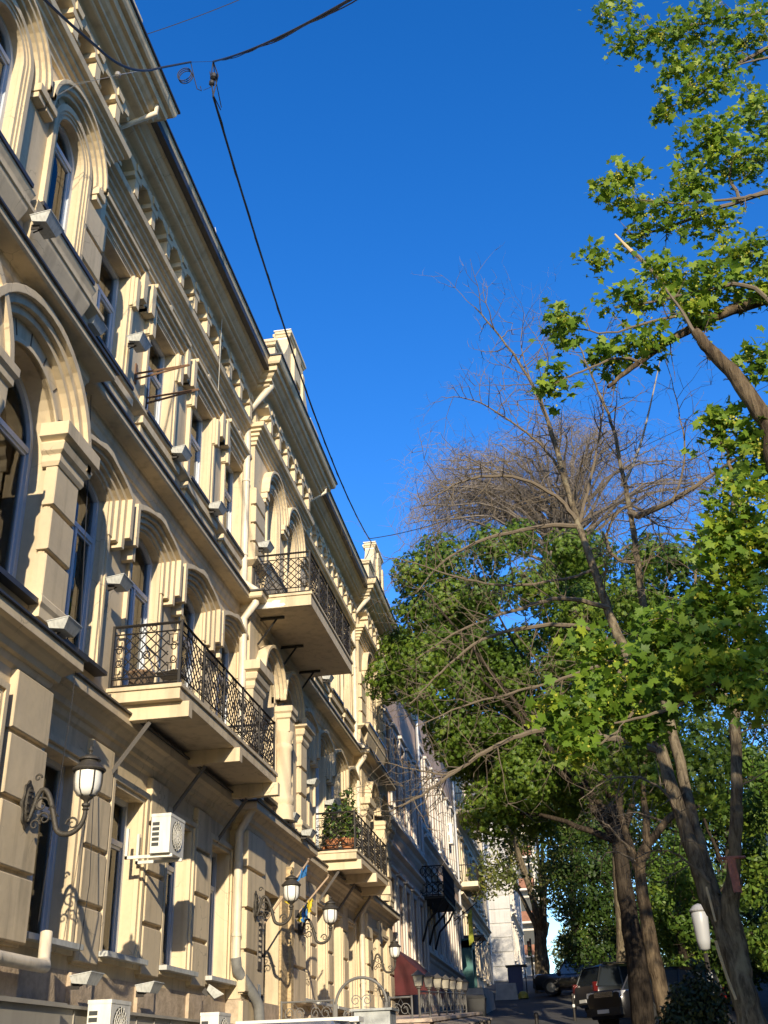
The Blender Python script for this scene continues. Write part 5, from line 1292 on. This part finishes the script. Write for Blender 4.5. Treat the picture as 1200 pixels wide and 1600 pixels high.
mass('street_tree', 'very tall far tree seen between the chestnut and the plane tree', (900, 1545, 90), [(740, 1300, 30), (760, 1250, 34), (880, 1200, 50), (930, 1230, 50), (980, 1280, 50), (840, 1260, 44), (1000, 1340, 46), (1040, 1380, 40), (900, 1290, 50), (950, 1340, 50), (870, 1370, 36), (1030, 1440, 40), (990, 1430, 40)], 13000, .34, PLANE, seed=26, group='leafy trees behind the parked cars', r0=.5)
# street trees standing behind the camera: they throw the shade over the pavement, trunks and cars
def behind(label, base, h, seed, n=7000):
    t = thing('street_tree', label, 'tree', base, group='street trees behind the viewpoint'); rnd = random.Random(seed); b = Vector(base)
    m = MB(); limb(m, [b-Vector((0, 0, .3)), b+Vector((.1, 0, h*.3)), b+Vector((0, .1, h*.6))], .26, .12, 10, .02)
    cs = [b+Vector((rnd.gauss(0, 1.5), rnd.gauss(0, 1.5), h*rnd.uniform(.36, 1.0))) for k in range(16)]
    for c in cs[:8]: limb(m, [b+Vector((0, 0, h*.4)), b.lerp(c, .6)+Vector((0, 0, h*.1)), c], .08, .02, 6, .05)
    m.build('trunk', BARKD, t); leafcloud('crown', [tuple(c) for c in cs], [rnd.uniform(.9, 1.5) for c in cs], n, .3, DEEP, t, .35, seed=seed)
for k, (x, y, h) in enumerate(((7.4, -9.0, 11), (10.6, -13, 13.5), (5.6, -17, 12.5), (9.0, -22, 14))):
    behind(['street tree by the kerb nearest behind the viewpoint', 'wide street tree across the road behind the viewpoint', 'street tree second from the viewpoint along the kerb behind it', 'tall street tree farthest behind the viewpoint'][k], (x, y, gz(y)), h, 50+k)
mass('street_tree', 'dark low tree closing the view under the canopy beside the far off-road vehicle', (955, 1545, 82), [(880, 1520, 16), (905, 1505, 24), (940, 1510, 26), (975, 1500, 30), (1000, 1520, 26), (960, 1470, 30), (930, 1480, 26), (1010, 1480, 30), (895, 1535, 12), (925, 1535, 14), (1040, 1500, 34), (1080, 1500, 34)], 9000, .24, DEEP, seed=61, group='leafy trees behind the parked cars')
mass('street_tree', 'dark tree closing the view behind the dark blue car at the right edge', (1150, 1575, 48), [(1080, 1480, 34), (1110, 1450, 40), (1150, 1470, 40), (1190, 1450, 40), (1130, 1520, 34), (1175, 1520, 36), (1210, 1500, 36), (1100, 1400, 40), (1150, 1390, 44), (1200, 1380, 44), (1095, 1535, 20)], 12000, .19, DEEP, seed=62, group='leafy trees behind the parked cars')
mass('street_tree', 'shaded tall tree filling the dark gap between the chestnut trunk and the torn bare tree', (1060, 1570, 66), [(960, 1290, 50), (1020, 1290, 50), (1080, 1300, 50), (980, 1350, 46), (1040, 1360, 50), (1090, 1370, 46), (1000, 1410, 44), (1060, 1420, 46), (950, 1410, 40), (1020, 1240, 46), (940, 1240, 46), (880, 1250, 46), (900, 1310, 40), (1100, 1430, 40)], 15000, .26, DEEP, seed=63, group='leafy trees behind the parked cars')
t = thing('clipped_hedge', 'long dark hedge along the far side of the road behind the parked cars', 'hedge', (12.5, 60, gz(60)))
leafcloud('foliage', [(12.5+R_.uniform(-.5, .5), y, gz(y)+z) for y in np.arange(18, 120, .9) for z in (.6, 1.4, 2.2)], .75, 26000, .2, DEEP, t, .1, seed=71)
m = MB()
for k in range(26): y = 19+k*4; m.tube([(12.5, y, gz(y)-.2), (12.5, y+.1, gz(y)+1.2), (12.4, y-.1, gz(y)+2.2)], [.06, .05, .02], 6)
m.build('stem', BARKD, t)
# dark shrub between the cars and the bare tree
t = thing('juniper_shrub', 'dark feathery evergreen shrub at the foot of the torn bare tree', 'shrub', at(1095, 1640, 17))
SHR = leafmat('juniper', (.022, .04, .016), (.012, .022, .01), .15, 2)
leafcloud('foliage', [tuple(at(x, y, 17)) for x, y in ((1060, 1610), (1080, 1570), (1095, 1540), (1110, 1590), (1090, 1510), (1065, 1560), (1120, 1560), (1050, 1590), (1105, 1620), (1075, 1625))], [.34, .34, .26, .34, .16, .22, .24, .2, .4, .4], 5200, .075, SHR, t, .1, seed=33)
m = MB()
for k in range(7): m.tube([at(1090+k*4-12, 1640, 17), at(1060+k*11, 1560-(k % 3)*14, 17)], [.03, .008], 5)
m.build('stem', BARKD, t)

# ------------------------------------------------------------------ houses further up the street
PINKW = stucco('pink_stucco', (.58, .43, .335), (.2, .15, .125), .6)
GREYW = stucco('grey_white_stucco', (.68, .64, .57), (.26, .24, .22), .6)
CREAM2 = stucco('pale_cream_stucco', (.72, .62, .46), (.34, .28, .2), .55)
WTRIM = stucco('white_trim', (.68, .63, .55), (.36, .33, .3), .5)
COOL = stucco('pale_grey_wall', (.55, .54, .52), (.32, .31, .3), .7)
def house(label, X, y0, y1, zb, zt, rows, n, wallm, trimm, bands, ov=.5, group=None, wd=1.05, depth=9, roofh=2.2, balconies=(), arched=False):
    t = thing('town_house', label, 'building', (X, (y0+y1)/2, zb), group=group)
    wy = [y0+(y1-y0)*(k+.5)/n for k in range(n)]
    holes = [(arch(yc, wd, a, b-.3, .3) if arched and i else rect(yc, wd, a, b)) for i, (a, b) in enumerate(rows) for yc in wy]
    m = MB(); m.panel(X, y0, y1, zb-1, zt, holes, .25)
    for y in (y0, y1): m.quad((X, y, zb-1), (X-depth, y, zb-1), (X-depth, y, zt), (X, y, zt))
    m.build('wall', wallm, t)
    for i, (a, b) in enumerate(rows):
        for yc in wy:
            fn = (lambda g, yc=yc, a=a, b=b: arch(yc, wd, a, b-.3, .3, g)) if arched and i else (lambda g, yc=yc, a=a, b=b: rect(yc, wd, a, b, g))
            f = MB(); f.ring(fn(.01), fn(-.07), X-.24, X-.15); f.box(X-.24, X-.16, yc-.03, yc+.03, a, b-.1); f.box(X-.24, X-.16, yc-wd/2, yc+wd/2, b-.8, b-.73)
            w_ = f.build('window', FRAMEW, t)
            p = MB(); p.prism(fn(-.03), X-.215, X-.205); p.build('pane', GLASS, w_)
            p = MB(); p.prism(fn(0), X-.5, X-.48); p.build('room_backing', [ROOM, CURTG][(i+int(yc)) % 2], w_)  # backing sheet
            s = MB(); s.ring(fn(.2), fn(0), X-.02, X+.07); s.box(X-.02, X+.16, yc-wd/2-.26, yc+wd/2+.26, b+.24, b+.36); s.box(X-.02, X+.14, yc-wd/2-.24, yc+wd/2+.24, a-.3, a-.2)
            s.build('surround', trimm, w_)
    P = [(X-.6, y0), (X, y0), (X, y1), (X-.6, y1)]
    P = [(X, y0), (X, y1)]
    for z, o, h in bands:
        m = MB(); m.sweep(P, [(-.02, z-h), (o*.35, z-h*.7), (o*.4, z-h*.4), (o, z-h*.2), (o, z), (-.02, z+.06)]); m.build('string_course', trimm, t)
    m = MB(); m.sweep(P, [(-.02, zt-1.0), (.1, zt-.95), (.12, zt-.6), (ov*.5, zt-.4), (ov, zt-.3), (ov+.05, zt-.05), (-.02, zt)]); m.build('cornice', trimm, t)
    m = MB(); m.hexa([(X-depth, y0, zt), (X+ov, y0, zt+.01), (X+ov, y1, zt+.01), (X-depth, y1, zt), (X-depth, y0+.1, zt+roofh), (X-.5, y0+.1, zt+roofh*.25), (X-.5, y1-.1, zt+roofh*.25), (X-depth, y1-.1, zt+roofh)]); m.build('roof', ROOFM, t)
    m = MB(); m.tube([(X+.14, y1-.3, zt-.4), (X+.14, y1-.3, zb+.2)], .08, 8); m.build('downpipe', mat('tin_pipe', (.5, .5, .5), .4, metal=.5), t)
    return t
h1 = house('faded pink house with white window trim, red awning at its foot', -6.25, 39.65, 49.6, 1.2, 15.4, [(3.85, 6.3), (8.8, 12.1)], 5, PINKW, WTRIM, [(8.3, .3, .5), (7.35, .26, .4), (3.6, .2, .4)], .6)
h2 = house('pinkish grey house with ornate black iron balcony', -6.25, 49.65, 66, 2.2, 16.8, [(4.9, 7.4), (10.2, 13.4)], 7, PINKW, GREYW, [(9.5, .3, .5), (8.3, .25, .4), (4.6, .2, .4)], .6)
h3 = house('tall pale cream house with two concrete balconies and air conditioners', -6.2, 66.05, 88, 3.6, 20.5, [(5.6, 8.0), (10.2, 12.6), (14.8, 17.2)], 8, CREAM2, CREAM2, [(9.2, .3, .4), (13.8, .3, .4)], .7, arched=True)
h4 = house('pale grey corner house whose grooved side wall faces the camera', -4.7, 95, 112, 6, 21, [(8, 10.4), (12.4, 14.8), (16.6, 19)], 6, COOL, WTRIM, [(11.4, .3, .4), (15.6, .3, .4)], .6)
m = MB()
for k in range(13): m.box(-9, -4.72, 94.93, 95.02, 6.2+k*1.1, 7.1+k*1.1)
m.build('side_wall_course', COOL, h4)
h5 = house('far white house with a stack of rusty enclosed balconies', -3.4, 122, 145, 8, 26, [(10, 12.2), (13.8, 16), (17.6, 19.8), (21.4, 23.6)], 7, WTRIM, WTRIM, [(13, .2, .3), (17, .2, .3), (21, .2, .3)], .6)
RUST = mat('rust_panel', (.33, .15, .09), .8, noise=.4, scale=3)
m = MB(); m.box(-9, -3.42, 121.8, 122, 6, 26); m.build('wall', WTRIM, h5)
for k in range(5):
    z = 10+k*3.3
    m = MB(); m.box(-4.9, -3.2, 120.6, 121.8, z, z+.2); bo = m.build('balcony', WTRIM, h5)
    m = MB(); m.box(-4.9, -3.2, 120.6, 120.66, z+.2, z+1.2); m.box(-3.26, -3.2, 120.6, 121.8, z+.2, z+1.2); m.build('parapet', RUST, bo)
    m = MB(); m.box(-4.85, -3.3, 121.78, 121.8, z+1.2, z+2.7); m.build('glazing', DARKV, bo)
# houses across the street, behind the trees
for lab, y0, y1, wm, zt in (('plain ochre house across the street behind the leafy trees at the right edge', -34, 12, CREAM2, 14.5), ('grey house across the street behind the bright young tree', 12.2, 52, GREYW, 16.5), ('pinkish house across the street hidden behind the parked cars', 52.2, 98, PINKW, 19)):
    zb = gz(y0)
    h = house(lab, 15.5, y0, y1, zb, zt, [(zb+1.6, zb+4), (zb+6.2, zb+8.8), (zb+10.6, zb+13)], int((y1-y0)/3.2), wm, WTRIM, [(zb+5.2, .25, .4), (zb+9.8, .25, .4)], .5)
    h.rotation_euler = (0, 0, PI)
# iron balcony on the second house
m = MB(); m.box(-6.3, -5.2, 48.9, 53.6, 6.6, 6.72); bo = m.build('balcony', IRON, h2)
m = MB()
for a, du, L in (((-6.25, 48.95, 6.72), Vector((1, 0, 0)), 1.05), ((-5.22, 48.95, 6.72), Vector((0, 1, 0)), 4.6), ((-6.25, 53.55, 6.72), Vector((1, 0, 0)), 1.05)):
    a = Vector(a); n = int(L/.26); up = Vector((0, 0, 1))
    m.tube([a+up*1.25, a+du*L+up*1.25], .03, 5); m.tube([a+up*.05, a+du*L+up*.05], .025, 5)
    for k in range(n):
        c = a+du*(L*(k+.5)/n)
        for zc, r in ((.3, .16), (.68, .17), (1.05, .13)): m.tube([c+du*r*.8*math.cos(q)+up*(zc+r*1.15*math.sin(q)) for q in [2*PI*i/10 for i in range(11)]], .018, 4)
        m.tube([a+du*(L*k/n), a+du*(L*k/n)+up*1.25], .014, 4)
m.build('railing', IRON, bo)
for y in (49.1, 51.2, 53.4): m = MB(); m.tube([(-5.3, y, 6.58), (-5.5, y, 6.2), (-6.0, y, 5.7), (-6.25, y, 4.9)], .05, 6); m.tube([(-5.75, y+.2*math.cos(q), 6.25+.2*math.sin(q)) for q in [2*PI*i/10 for i in range(11)]], .025, 4); m.build('brace', IRON, bo)
for y0, z, nm in ((67.2, 9.65, 'lower'), (67.0, 13.9, 'upper')):
    m = MB(); m.box(-6.3, -5.1, y0, y0+4.2, z, z+.28); bo = m.build('balcony', CREAM2, h3)
    m = MB()
    for k in range(22): m.tube([(-5.15, y0+.1+k*.19, z+.28), (-5.15, y0+.1+k*.19, z+1.25)], .014, 4)
    for k in range(6): m.tube([(-6.2+k*.2, y0+.05, z+.28), (-6.2+k*.2, y0+.05, z+1.25)], .014, 4)
    m.tube([(-6.2, y0+.05, z+1.25), (-5.15, y0+.05, z+1.25), (-5.15, y0+4.15, z+1.25)], .03, 5); m.build('railing', IRON, bo)
# red awning, dark awning and teal entrance
t = thing('awning', 'dark red fabric awning at the foot of the pink house', 'awning', (-6.2, 40, 2.4))
RED = mat('dark_red_cloth', (.09, .014, .016), .85, noise=.4, scale=2)
m = MB()
for k in range(12):
    a, b = 39.8+k*.5, 39.8+(k+1)*.5; s = .05*math.sin(k*2.1)
    m.quad((-6.2, a, 3.9), (-6.2, b, 3.9), (-4.9, b, 2.7+s), (-4.9, a, 2.7+.05*math.sin((k-1)*2.1)))
m.poly([(-6.2, 39.8, 3.9), (-4.9, 39.8, 2.7), (-4.9, 39.8, 2.3), (-6.2, 39.8, 2.3)])
m.build('cover', RED, t)
m = MB(); m.quad((-4.9, 39.8, 2.7), (-4.9, 45.8, 2.7), (-4.9, 45.8, 2.3), (-4.9, 39.8, 2.3)); m.build('valance', RED, t)
m = MB(); m.tube([(-4.92, 39.8, 2.72), (-4.92, 45.8, 2.72)], .025, 6); m.tube([(-6.2, 45.8, 3.9), (-4.92, 45.8, 2.72)], .02, 6); m.build('frame', IRON, t)
t = thing('entrance_canopy', 'small dark canopy over the teal entrance up the street', 'canopy', (-6.2, 67, 6))
m = MB(); m.box(-6.2, -4.9, 66.2, 68.6, 6.7, 6.82); m.build('cover', ROOFM, t)
m = MB(); m.tube([(-5.1, 66.4, 6.7), (-6.2, 66.4, 5.9)], .03, 5); m.tube([(-5.1, 68.4, 6.7), (-6.2, 68.4, 5.9)], .03, 5); m.build('brace', IRON, t)
t = thing('entrance_surround', 'teal painted entrance under the small dark canopy', 'doorway', (-6.0, 66, 3.5))
TEAL = mat('teal_paint', (.03, .15, .14), .5, noise=.2, scale=3)
m = MB(); m.box(-6.2, -5.6, 65.6, 66.0, 3.3, 6.6); m.box(-6.2, -5.6, 67.6, 68.0, 3.3, 6.6); m.box(-6.2, -5.6, 65.6, 68.0, 6.1, 6.5); m.build('pilaster', TEAL, t)
m = MB(); m.box(-6.18, -6.1, 66.0, 67.6, 3.3, 6.1); m.build('door', DARKV, t)
t = thing('banner_flag', 'yellow green pennant hanging from an angled pole on the pinkish house', 'flag', (-6.2, 62.5, 7.5))
m = MB(); m.tube([(-6.2, 62.5, 7.2), (-4.9, 62.6, 8.1)], .03, 6); m.build('pole', IRON, t)
m = MB()
for k in range(6): a, b = k/6, (k+1)/6; m.quad((-6.0+.55*1, 62.5+.1*math.sin(k), 7.5-a*1.6), (-5.5+.3, 62.55+.1*math.cos(k), 7.85-a*1.7), (-5.5+.3, 62.55+.1*math.cos(k+1), 7.85-b*1.7), (-6.0+.55, 62.5+.1*math.sin(k+1), 7.5-b*1.6))
m.build('cloth', mat('pennant', (.25, .27, .03), .8), t)
for i, (px, py, Y, lab) in enumerate([(752, 1392, 75, 'white air conditioner low on the tall pale cream house, right of the lower concrete balcony'), (723, 1292, 62, 'upper of the two white air conditioners near the top of the pinkish house'), (727, 1308, 62, 'lower of the two white air conditioners near the top of the pinkish house')]):
    p = at(px, py, Y); ac_unit((-6.25 if Y < 65 else -6.15, Y, p.z-.3), lab)

# ------------------------------------------------------------------ vehicles
TYRE = mat('tyre', (.02, .02, .02), .8); RIM = mat('rim', (.16, .16, .165), .35, metal=.6); CGL = mat('car_glass', (.02, .025, .03), .06, spec=.8); CHR = mat('chrome', (.6, .6, .6), .2, metal=1)
HL = mat('headlight_glass', (.75, .75, .75), .1, spec=.8); TL = mat('tail_light', (.09, .008, .008), .2); PLAS = mat('black_plastic', (.025, .025, .025), .6); PLT = mat('plate_white', (.7, .7, .68), .5)
def paint(name, col):
    m = mat(name, col, .28, metal=.4, spec=.6)
    m.node_tree.nodes['Principled BSDF'].inputs['Coat Weight'].default_value = .7; m.node_tree.nodes['Principled BSDF'].inputs['Coat Roughness'].default_value = .08; return m
def car(label, loc, heading, pm, L=4.5, W=1.8, H=1.7, hood=.3, hz=.62, cabf=.30, cabr=.02, rake=.5, rrake=.18, boxy=.9, name='parked_car', rack=False, group='cars parked under the trees'):
    """front at +x; stations lofted from bumper to bumper"""
    t = bpy.data.objects.new(name, None); C.objects.link(t); t.empty_display_size = .3
    WL[t.name] = Vector((0, 0, 0)); tag(t, label, 'car', group)
    zb = .3; belt = H*.58; hw = W/2; xf, xr = L/2, -L/2; nose = H*hz*.86
    x_ws = xf-L*cabf-.0   # windscreen foot
    def top(x):
        if x > x_ws:
            s = (x-x_ws)/(xf-x_ws); return belt+.02+(nose-belt)*s**1.6*1.0-(.1 if s > .97 else 0)
        return belt
    xs = [xr, xr+.06, xr+.25, xr+.6]+[xr+.6+(L-1.2)*k/9 for k in range(1, 9)]+[xf-.6, xf-.28, xf-.1, xf]
    def wdt(x):
        e = min(x-xr, xf-x); return hw*(.8+.2*min(1, (e/.55)**.5)) if e < .55 else hw
    m = MB(); n = 12; rows = []
    for x in xs:
        w_ = wdt(x); zt = top(x); e = min(x-xr, xf-x); zl = zb+(.12 if e < .1 else 0)
        half = [(w_*.86, zl), (w_*.97, zl+.1), (w_, zl+.3), (w_*.985, zt-.18), (w_*.93, zt-.04), (w_*.8, zt)]
        rows.append([(x, -y, z) for y, z in half]+[(x, y, z) for y, z in reversed(half)])
    i = 0
    for r in rows: m.v += r
    k = len(rows[0])
    for a in range(len(rows)-1):
        for b in range(k): c = (b+1) % k; m.f.append((a*k+b, (a+1)*k+b, (a+1)*k+c, a*k+c))
    m.f.append(tuple(range(k))); m.f.append(tuple((len(rows)-1)*k+b for b in range(k)))
    smooth_by_angle(m.build('body', pm, t), 35)
    # greenhouse
    xa, xb = xr+cabr*L+.05, x_ws+.02; xa2, xb2 = xa+rrake*1.0, xb-rake; wt = hw*.78
    m = MB(); m.hexa([(xa, -hw*.93, belt-.03), (xb, -hw*.93, belt-.03), (xb, hw*.93, belt-.03), (xa, hw*.93, belt-.03), (xa2, -wt, H-.07), (xb2, -wt, H-.07), (xb2, wt, H-.07), (xa2, wt, H-.07)]); m.build('window_glass', CGL, t)
    m = MB()
    pr = [(xa2-.04, 0), (xa2+.1, .07), ((xa2+xb2)/2, .09), (xb2-.12, .065), (xb2+.04, 0)]
    for a, b in zip(pr, pr[1:]):
        z0 = H-.085
        m.hexa([(a[0], -wt-.015, z0), (b[0], -wt-.015, z0), (b[0], wt+.015, z0), (a[0], wt+.015, z0), (a[0], -wt*.9, z0+a[1]+.01), (b[0], -wt*.9, z0+b[1]+.01), (b[0], wt*.9, z0+b[1]+.01), (a[0], wt*.9, z0+a[1]+.01)])
    smooth_by_angle(m.build('roof', pm, t), 30)
    for s in (-1, 1):
        for f in (0, .36, .68, 1):
            m = MB(); p0 = Vector((xa+(xb-xa)*f, s*hw*.935, belt-.03)); p1 = Vector((xa2+(xb2-xa2)*f, s*(wt+.004), H-.06)); m.tube([p0, p1], .04 if f in (0, 1) else .032, 6); m.build('pillar', pm, t)
    for x in (xr+L*.19, xf-L*.19):
        for s in (-1, 1):
            R = H*.215; y = s*(hw-.09)
            m = MB(); m.tube([(x, y-.1, R), (x, y+.1, R)], R, 22); wh = smooth_by_angle(m.build('wheel', TYRE, t), 40)
            m = MB(); m.tube([(x, y+s*.09, R), (x, y+s*.112, R)], R*.62, 18); m.build('rim', RIM, wh)
            m = MB(); m.tube([(x+(R+.05)*math.cos(a), s*(hw+.002), R+(R+.05)*math.sin(a)) for a in [PI*q/14 for q in range(15)]], .035, 6); m.build('wheel_arch', PLAS, t)
    zn = top(xf-.1)
    for s in (-1, 1):
        m = MB(); m.box(xf-.3, xf-.02, min(s*hw*.5, s*hw*.86), max(s*hw*.5, s*hw*.86), zn-.2, zn-.05); m.build('headlight', HL, t)
        m = MB(); m.box(xr+.0, xr+.16, min(s*hw*.8, s*hw*.92), max(s*hw*.8, s*hw*.92), belt-.2, belt+.12); m.build('tail_light', TL, t)
        m = MB(); m.box(x_ws-.18, x_ws-.02, min(s*(hw+.02), s*(hw+.2)), max(s*(hw+.02), s*(hw+.2)), belt, belt+.16); m.build('mirror', pm, t)
        m = MB(); m.box(-.2, -.05, min(s*hw, s*(hw+.025)), max(s*hw, s*(hw+.025)), belt-.15, belt-.12); m.box(-1.0, -.85, min(s*hw, s*(hw+.025)), max(s*hw, s*(hw+.025)), belt-.15, belt-.12); m.build('door_handle', CHR, t)
    m = MB()
    for k2 in range(4): m.box(xf-.06, xf+.01, -hw*.45, hw*.45, zn-.2+k2*.04, zn-.175+k2*.04)
    m.build('grille', CHR, t)
    for a, b, pa, pb in ((xf-.12, xf+.07, xf+.07, xf+.085), (xr-.06, xr+.1, xr-.075, xr-.06)):
        m = MB(); m.box(a, b, -hw*.84, hw*.84, zb+.09, zb+.31); m.build('bumper', PLAS, t)
        m = MB(); m.box(pa, pb, -.26, .26, zb+.15, zb+.26); m.build('number_plate', PLT, t)
    if rack:
        m = MB()
        for s in (-1, 1): m.tube([(xa2+.1, s*wt*.9, H), (xa2+.2, s*wt*.9, H+.05), (xb2-.2, s*wt*.9, H+.05), (xb2-.1, s*wt*.9, H)], .02, 6)
        m.build('roof_rail', PLAS, t)
    t.location = loc; t.rotation_euler = (0, 0, heading); return t
BLACKP = paint('black_paint', (.012, .012, .015)); DKBLUE = paint('dark_blue_paint', (.02, .03, .06)); DKGREY = paint('dark_grey_paint', (.022, .025, .026)); SILV = paint('silver_paint', (.4, .41, .42))
slope = math.atan(.09)
car('black off-road vehicle seen side on, farthest of the parked row, nose to the left', (.25, 63, gz(63)), PI-.08, BLACKP, 4.7, 1.85, 1.8, hz=.68, cabf=.27, rake=.55)
car('silver saloon half hidden behind the far black off-road vehicle', (1.6, 66.5, gz(66.5)), PI-.1, SILV, 4.5, 1.75, 1.6, cabf=.3, cabr=.12, rake=.75, rrake=.6)
car('dark grey estate car seen from its tail with upright red rear lights', (2.2, 46.0, gz(46)), .5, DKGREY, 4.4, 1.8, 1.75, cabf=.27, rake=.6, rrake=.3, rack=True)
car('black four wheel drive parked nose toward the camera behind the dark shrub', (2.55, 39.0, gz(39)), PI+.72, BLACKP, 4.6, 1.85, 1.78, hz=.72, cabf=.33, rake=.45, rrake=.15)
car('dark blue car at the lower right edge behind the torn bare tree', (5.0, 23.8, gz(23.8)-.1), PI/2+.1, DKBLUE, 4.5, 1.8, 1.55, cabf=.3, cabr=.05, rake=.7, rrake=.5)
car('grey hatchback, its roof just showing at the bottom edge before the white parapet', (-2.85, 12.4, gz(12.4)), PI/2, SILV, 4.0, 1.6, 1.3, cabf=.28, rake=.65, rrake=.3)

# ------------------------------------------------------------------ small street things
t = thing('traffic_light', 'black traffic light on a dark pole at the far street corner', 'traffic light', (-2.2, 75, gz(75)))
m = MB(); m.tube([(-2.2, 75, gz(75)-.1), (-2.25, 75, gz(75)+9)], [.09, .06], 8); m.tube([(-2.6, 75.3, gz(75)-.1), (-2.6, 75.3, gz(75)+3)], .06, 8); m.build('pole', IRON, t)
for dx, z in ((-.35, 1.9), (.1, 1.5)):
    m = MB(); zb = gz(75)+z
    m.box(-2.45+dx, -2.2+dx, 74.7, 74.95, zb, zb+.9); hd = m.build('signal_head', PLAS, t)
    for k, cc in enumerate(((.02, .12, .05), (.14, .1, .02), (.14, .02, .02))):
        m = MB(); m.tube([(-2.325+dx, 74.72, zb+.15+.3*k), (-2.325+dx, 74.69, zb+.15+.3*k)], .1, 12); m.build('lens', mat('lens%d' % k, cc, .2), hd)
    m = MB()
    for k in range(3): m.tube([(-2.325+dx+.12*math.cos(a), 74.6, zb+.15+.3*k+.12*math.sin(a)) for a in [PI*q/8 for q in range(9)]], .02, 4)
    m.build('hood', PLAS, hd)
t = thing('street_kiosk', 'small dark blue kiosk box by the far corner', 'kiosk', (-3.1, 66, gz(66)))
m = MB(); m.box(-3.7, -2.9, 66, 66.8, gz(66), gz(66)+1.5); m.build('body', mat('blue_panel', (.03, .05, .14), .5), t); m = MB(); m.box(-3.8, -2.6, 65.9, 66.9, gz(66)+1.5, gz(66)+1.58); m.build('roof', PLAS, t)
m = MB(); m.tube([(-2.7, 65.95, gz(66)), (-2.7, 65.95, gz(66)+1.5)], .03, 6); m.build('post', IRON, t)
t = thing('wheelie_bin', 'black bin beside the farthest lantern', 'bin', (-3.4, 39.5, gz(39.5)))
m = MB(); zz = gz(39.5); m.hexa([(-3.7, 39.2, zz+.1), (-3.1, 39.2, zz+.1), (-3.1, 39.8, zz+.1), (-3.7, 39.8, zz+.1), (-3.78, 39.1, zz+1.1), (-3.02, 39.1, zz+1.1), (-3.02, 39.9, zz+1.1), (-3.78, 39.9, zz+1.1)]); m.build('body', PLAS, t)
m = MB(); m.hexa([(-3.8, 39.08, zz+1.1), (-3.0, 39.08, zz+1.1), (-3.0, 39.92, zz+1.1), (-3.8, 39.92, zz+1.1), (-3.74, 39.14, zz+1.2), (-3.06, 39.14, zz+1.2), (-3.06, 39.86, zz+1.26), (-3.74, 39.86, zz+1.26)]); m.build('lid', PLAS, t)
m = MB(); m.tube([(-3.7, 39.2, zz+.09), (-3.55, 39.2, zz+.09)], .09, 10); m.tube([(-3.25, 39.2, zz+.09), (-3.1, 39.2, zz+.09)], .09, 10); m.build('wheel', TYRE, t)
t = thing('stone_planter', 'pale stone planter wall by the steps further up the pavement', 'planter', (-4.2, 52, gz(52)))
m = MB(); m.hexa([(-5.2, 50.5, gz(50.5)-.1), (-3.9, 50.5, gz(50.5)-.1), (-3.7, 54, gz(54)-.1), (-5.2, 54, gz(54)-.1), (-5.15, 50.6, gz(52)+.9), (-3.95, 50.6, gz(52)+.9), (-3.75, 53.9, gz(52)+.9), (-5.15, 53.9, gz(52)+.9)]); m.build('body', mat('pale_stone', (.5, .46, .4), .8, noise=.3, scale=3), t)
m = MB(); m.box(-5.1, -4.0, 50.7, 53.8, gz(52)+.86, gz(52)+.92); m.build('soil', SOIL, t)
t = thing('concrete_block', 'pale concrete block with a yellow painted end by the kerb ahead', 'block', (-3.4, 62, gz(62)))
m = MB(); m.hexa([(-4.2, 61.5, gz(62)-.1), (-3.0, 61.5, gz(62)-.1), (-3.0, 62.5, gz(62)-.1), (-4.2, 62.5, gz(62)-.1), (-4.1, 61.6, gz(62)+.75), (-3.1, 61.6, gz(62)+.75), (-3.1, 62.4, gz(62)+.75), (-4.1, 62.4, gz(62)+.75)]); m.build('body', mat('pale_stone', (.5, .46, .4), .8), t)
m = MB(); m.lathe([(.28, 0), (.26, .2), (.16, .32), (.02, .36)], (-2.75, 61.8, gz(62)), 10); m.build('painted_end', mat('yellow_paint', (.4, .31, .04), .6), t)
bo = None
for k, (x, y) in enumerate(((-1.05, 30), (-.15, 44.6), (-.1, 51))):
    lab = ['thin dark bollard in the middle of the shaded pavement', 'bollard with pale bands beside the tail of the dark grey estate car', 'bollard beyond the dark grey estate car'][k]
    if bo is None:
        bo = thing('bollard', lab, 'bollard', (x, y, gz(y)), group='bollards along the pavement')
        m = MB(); m.lathe([(.05, -.05), (.045, .8), (.06, .82), (.05, .9), (.0, .93)], (x, y, gz(y)), 10); m.build('post', IRON, bo)
        m = MB(); m.lathe([(.051, .45), (.051, .55)], (x, y, gz(y)), 10); m.build('band', PLT, bo)
    else: copy_thing(bo, Vector((x, y, gz(y)))-bo.location, label=lab)
t = thing('street_lamp', 'white elongated lamp head on a striped post behind the torn bare tree', 'street lamp', at(1105, 1600, 20))
c = at(1096, 1450, 20)
m = MB(); m.lathe([(.03, -.36), (.09, -.33), (.115, -.2), (.13, .05), (.14, .22), (.12, .27)], c, 18); smooth_by_angle(m.build('lamp_head', mat('lamp_white', (.36, .37, .38), .4), t), 60)
m = MB(); m.lathe([(.15, .26), (.16, .28), (.09, .36), (.02, .39)], c, 18); m.build('cap', mat('lamp_cap', (.3, .3, .3), .5), t)
m = MB(); m.tube([c+Vector((0, 0, -.4)), c+Vector((.05, 0, -2.4))], .04, 8); m.build('post', IRON, t)
for k in range(4): m = MB(); m.tube([c+Vector((.012+.008*k, 0, -.7-k*.3)), c+Vector((.015+.008*k, 0, -.85-k*.3))], .046, 8); m.build('stripe', PLT, t)
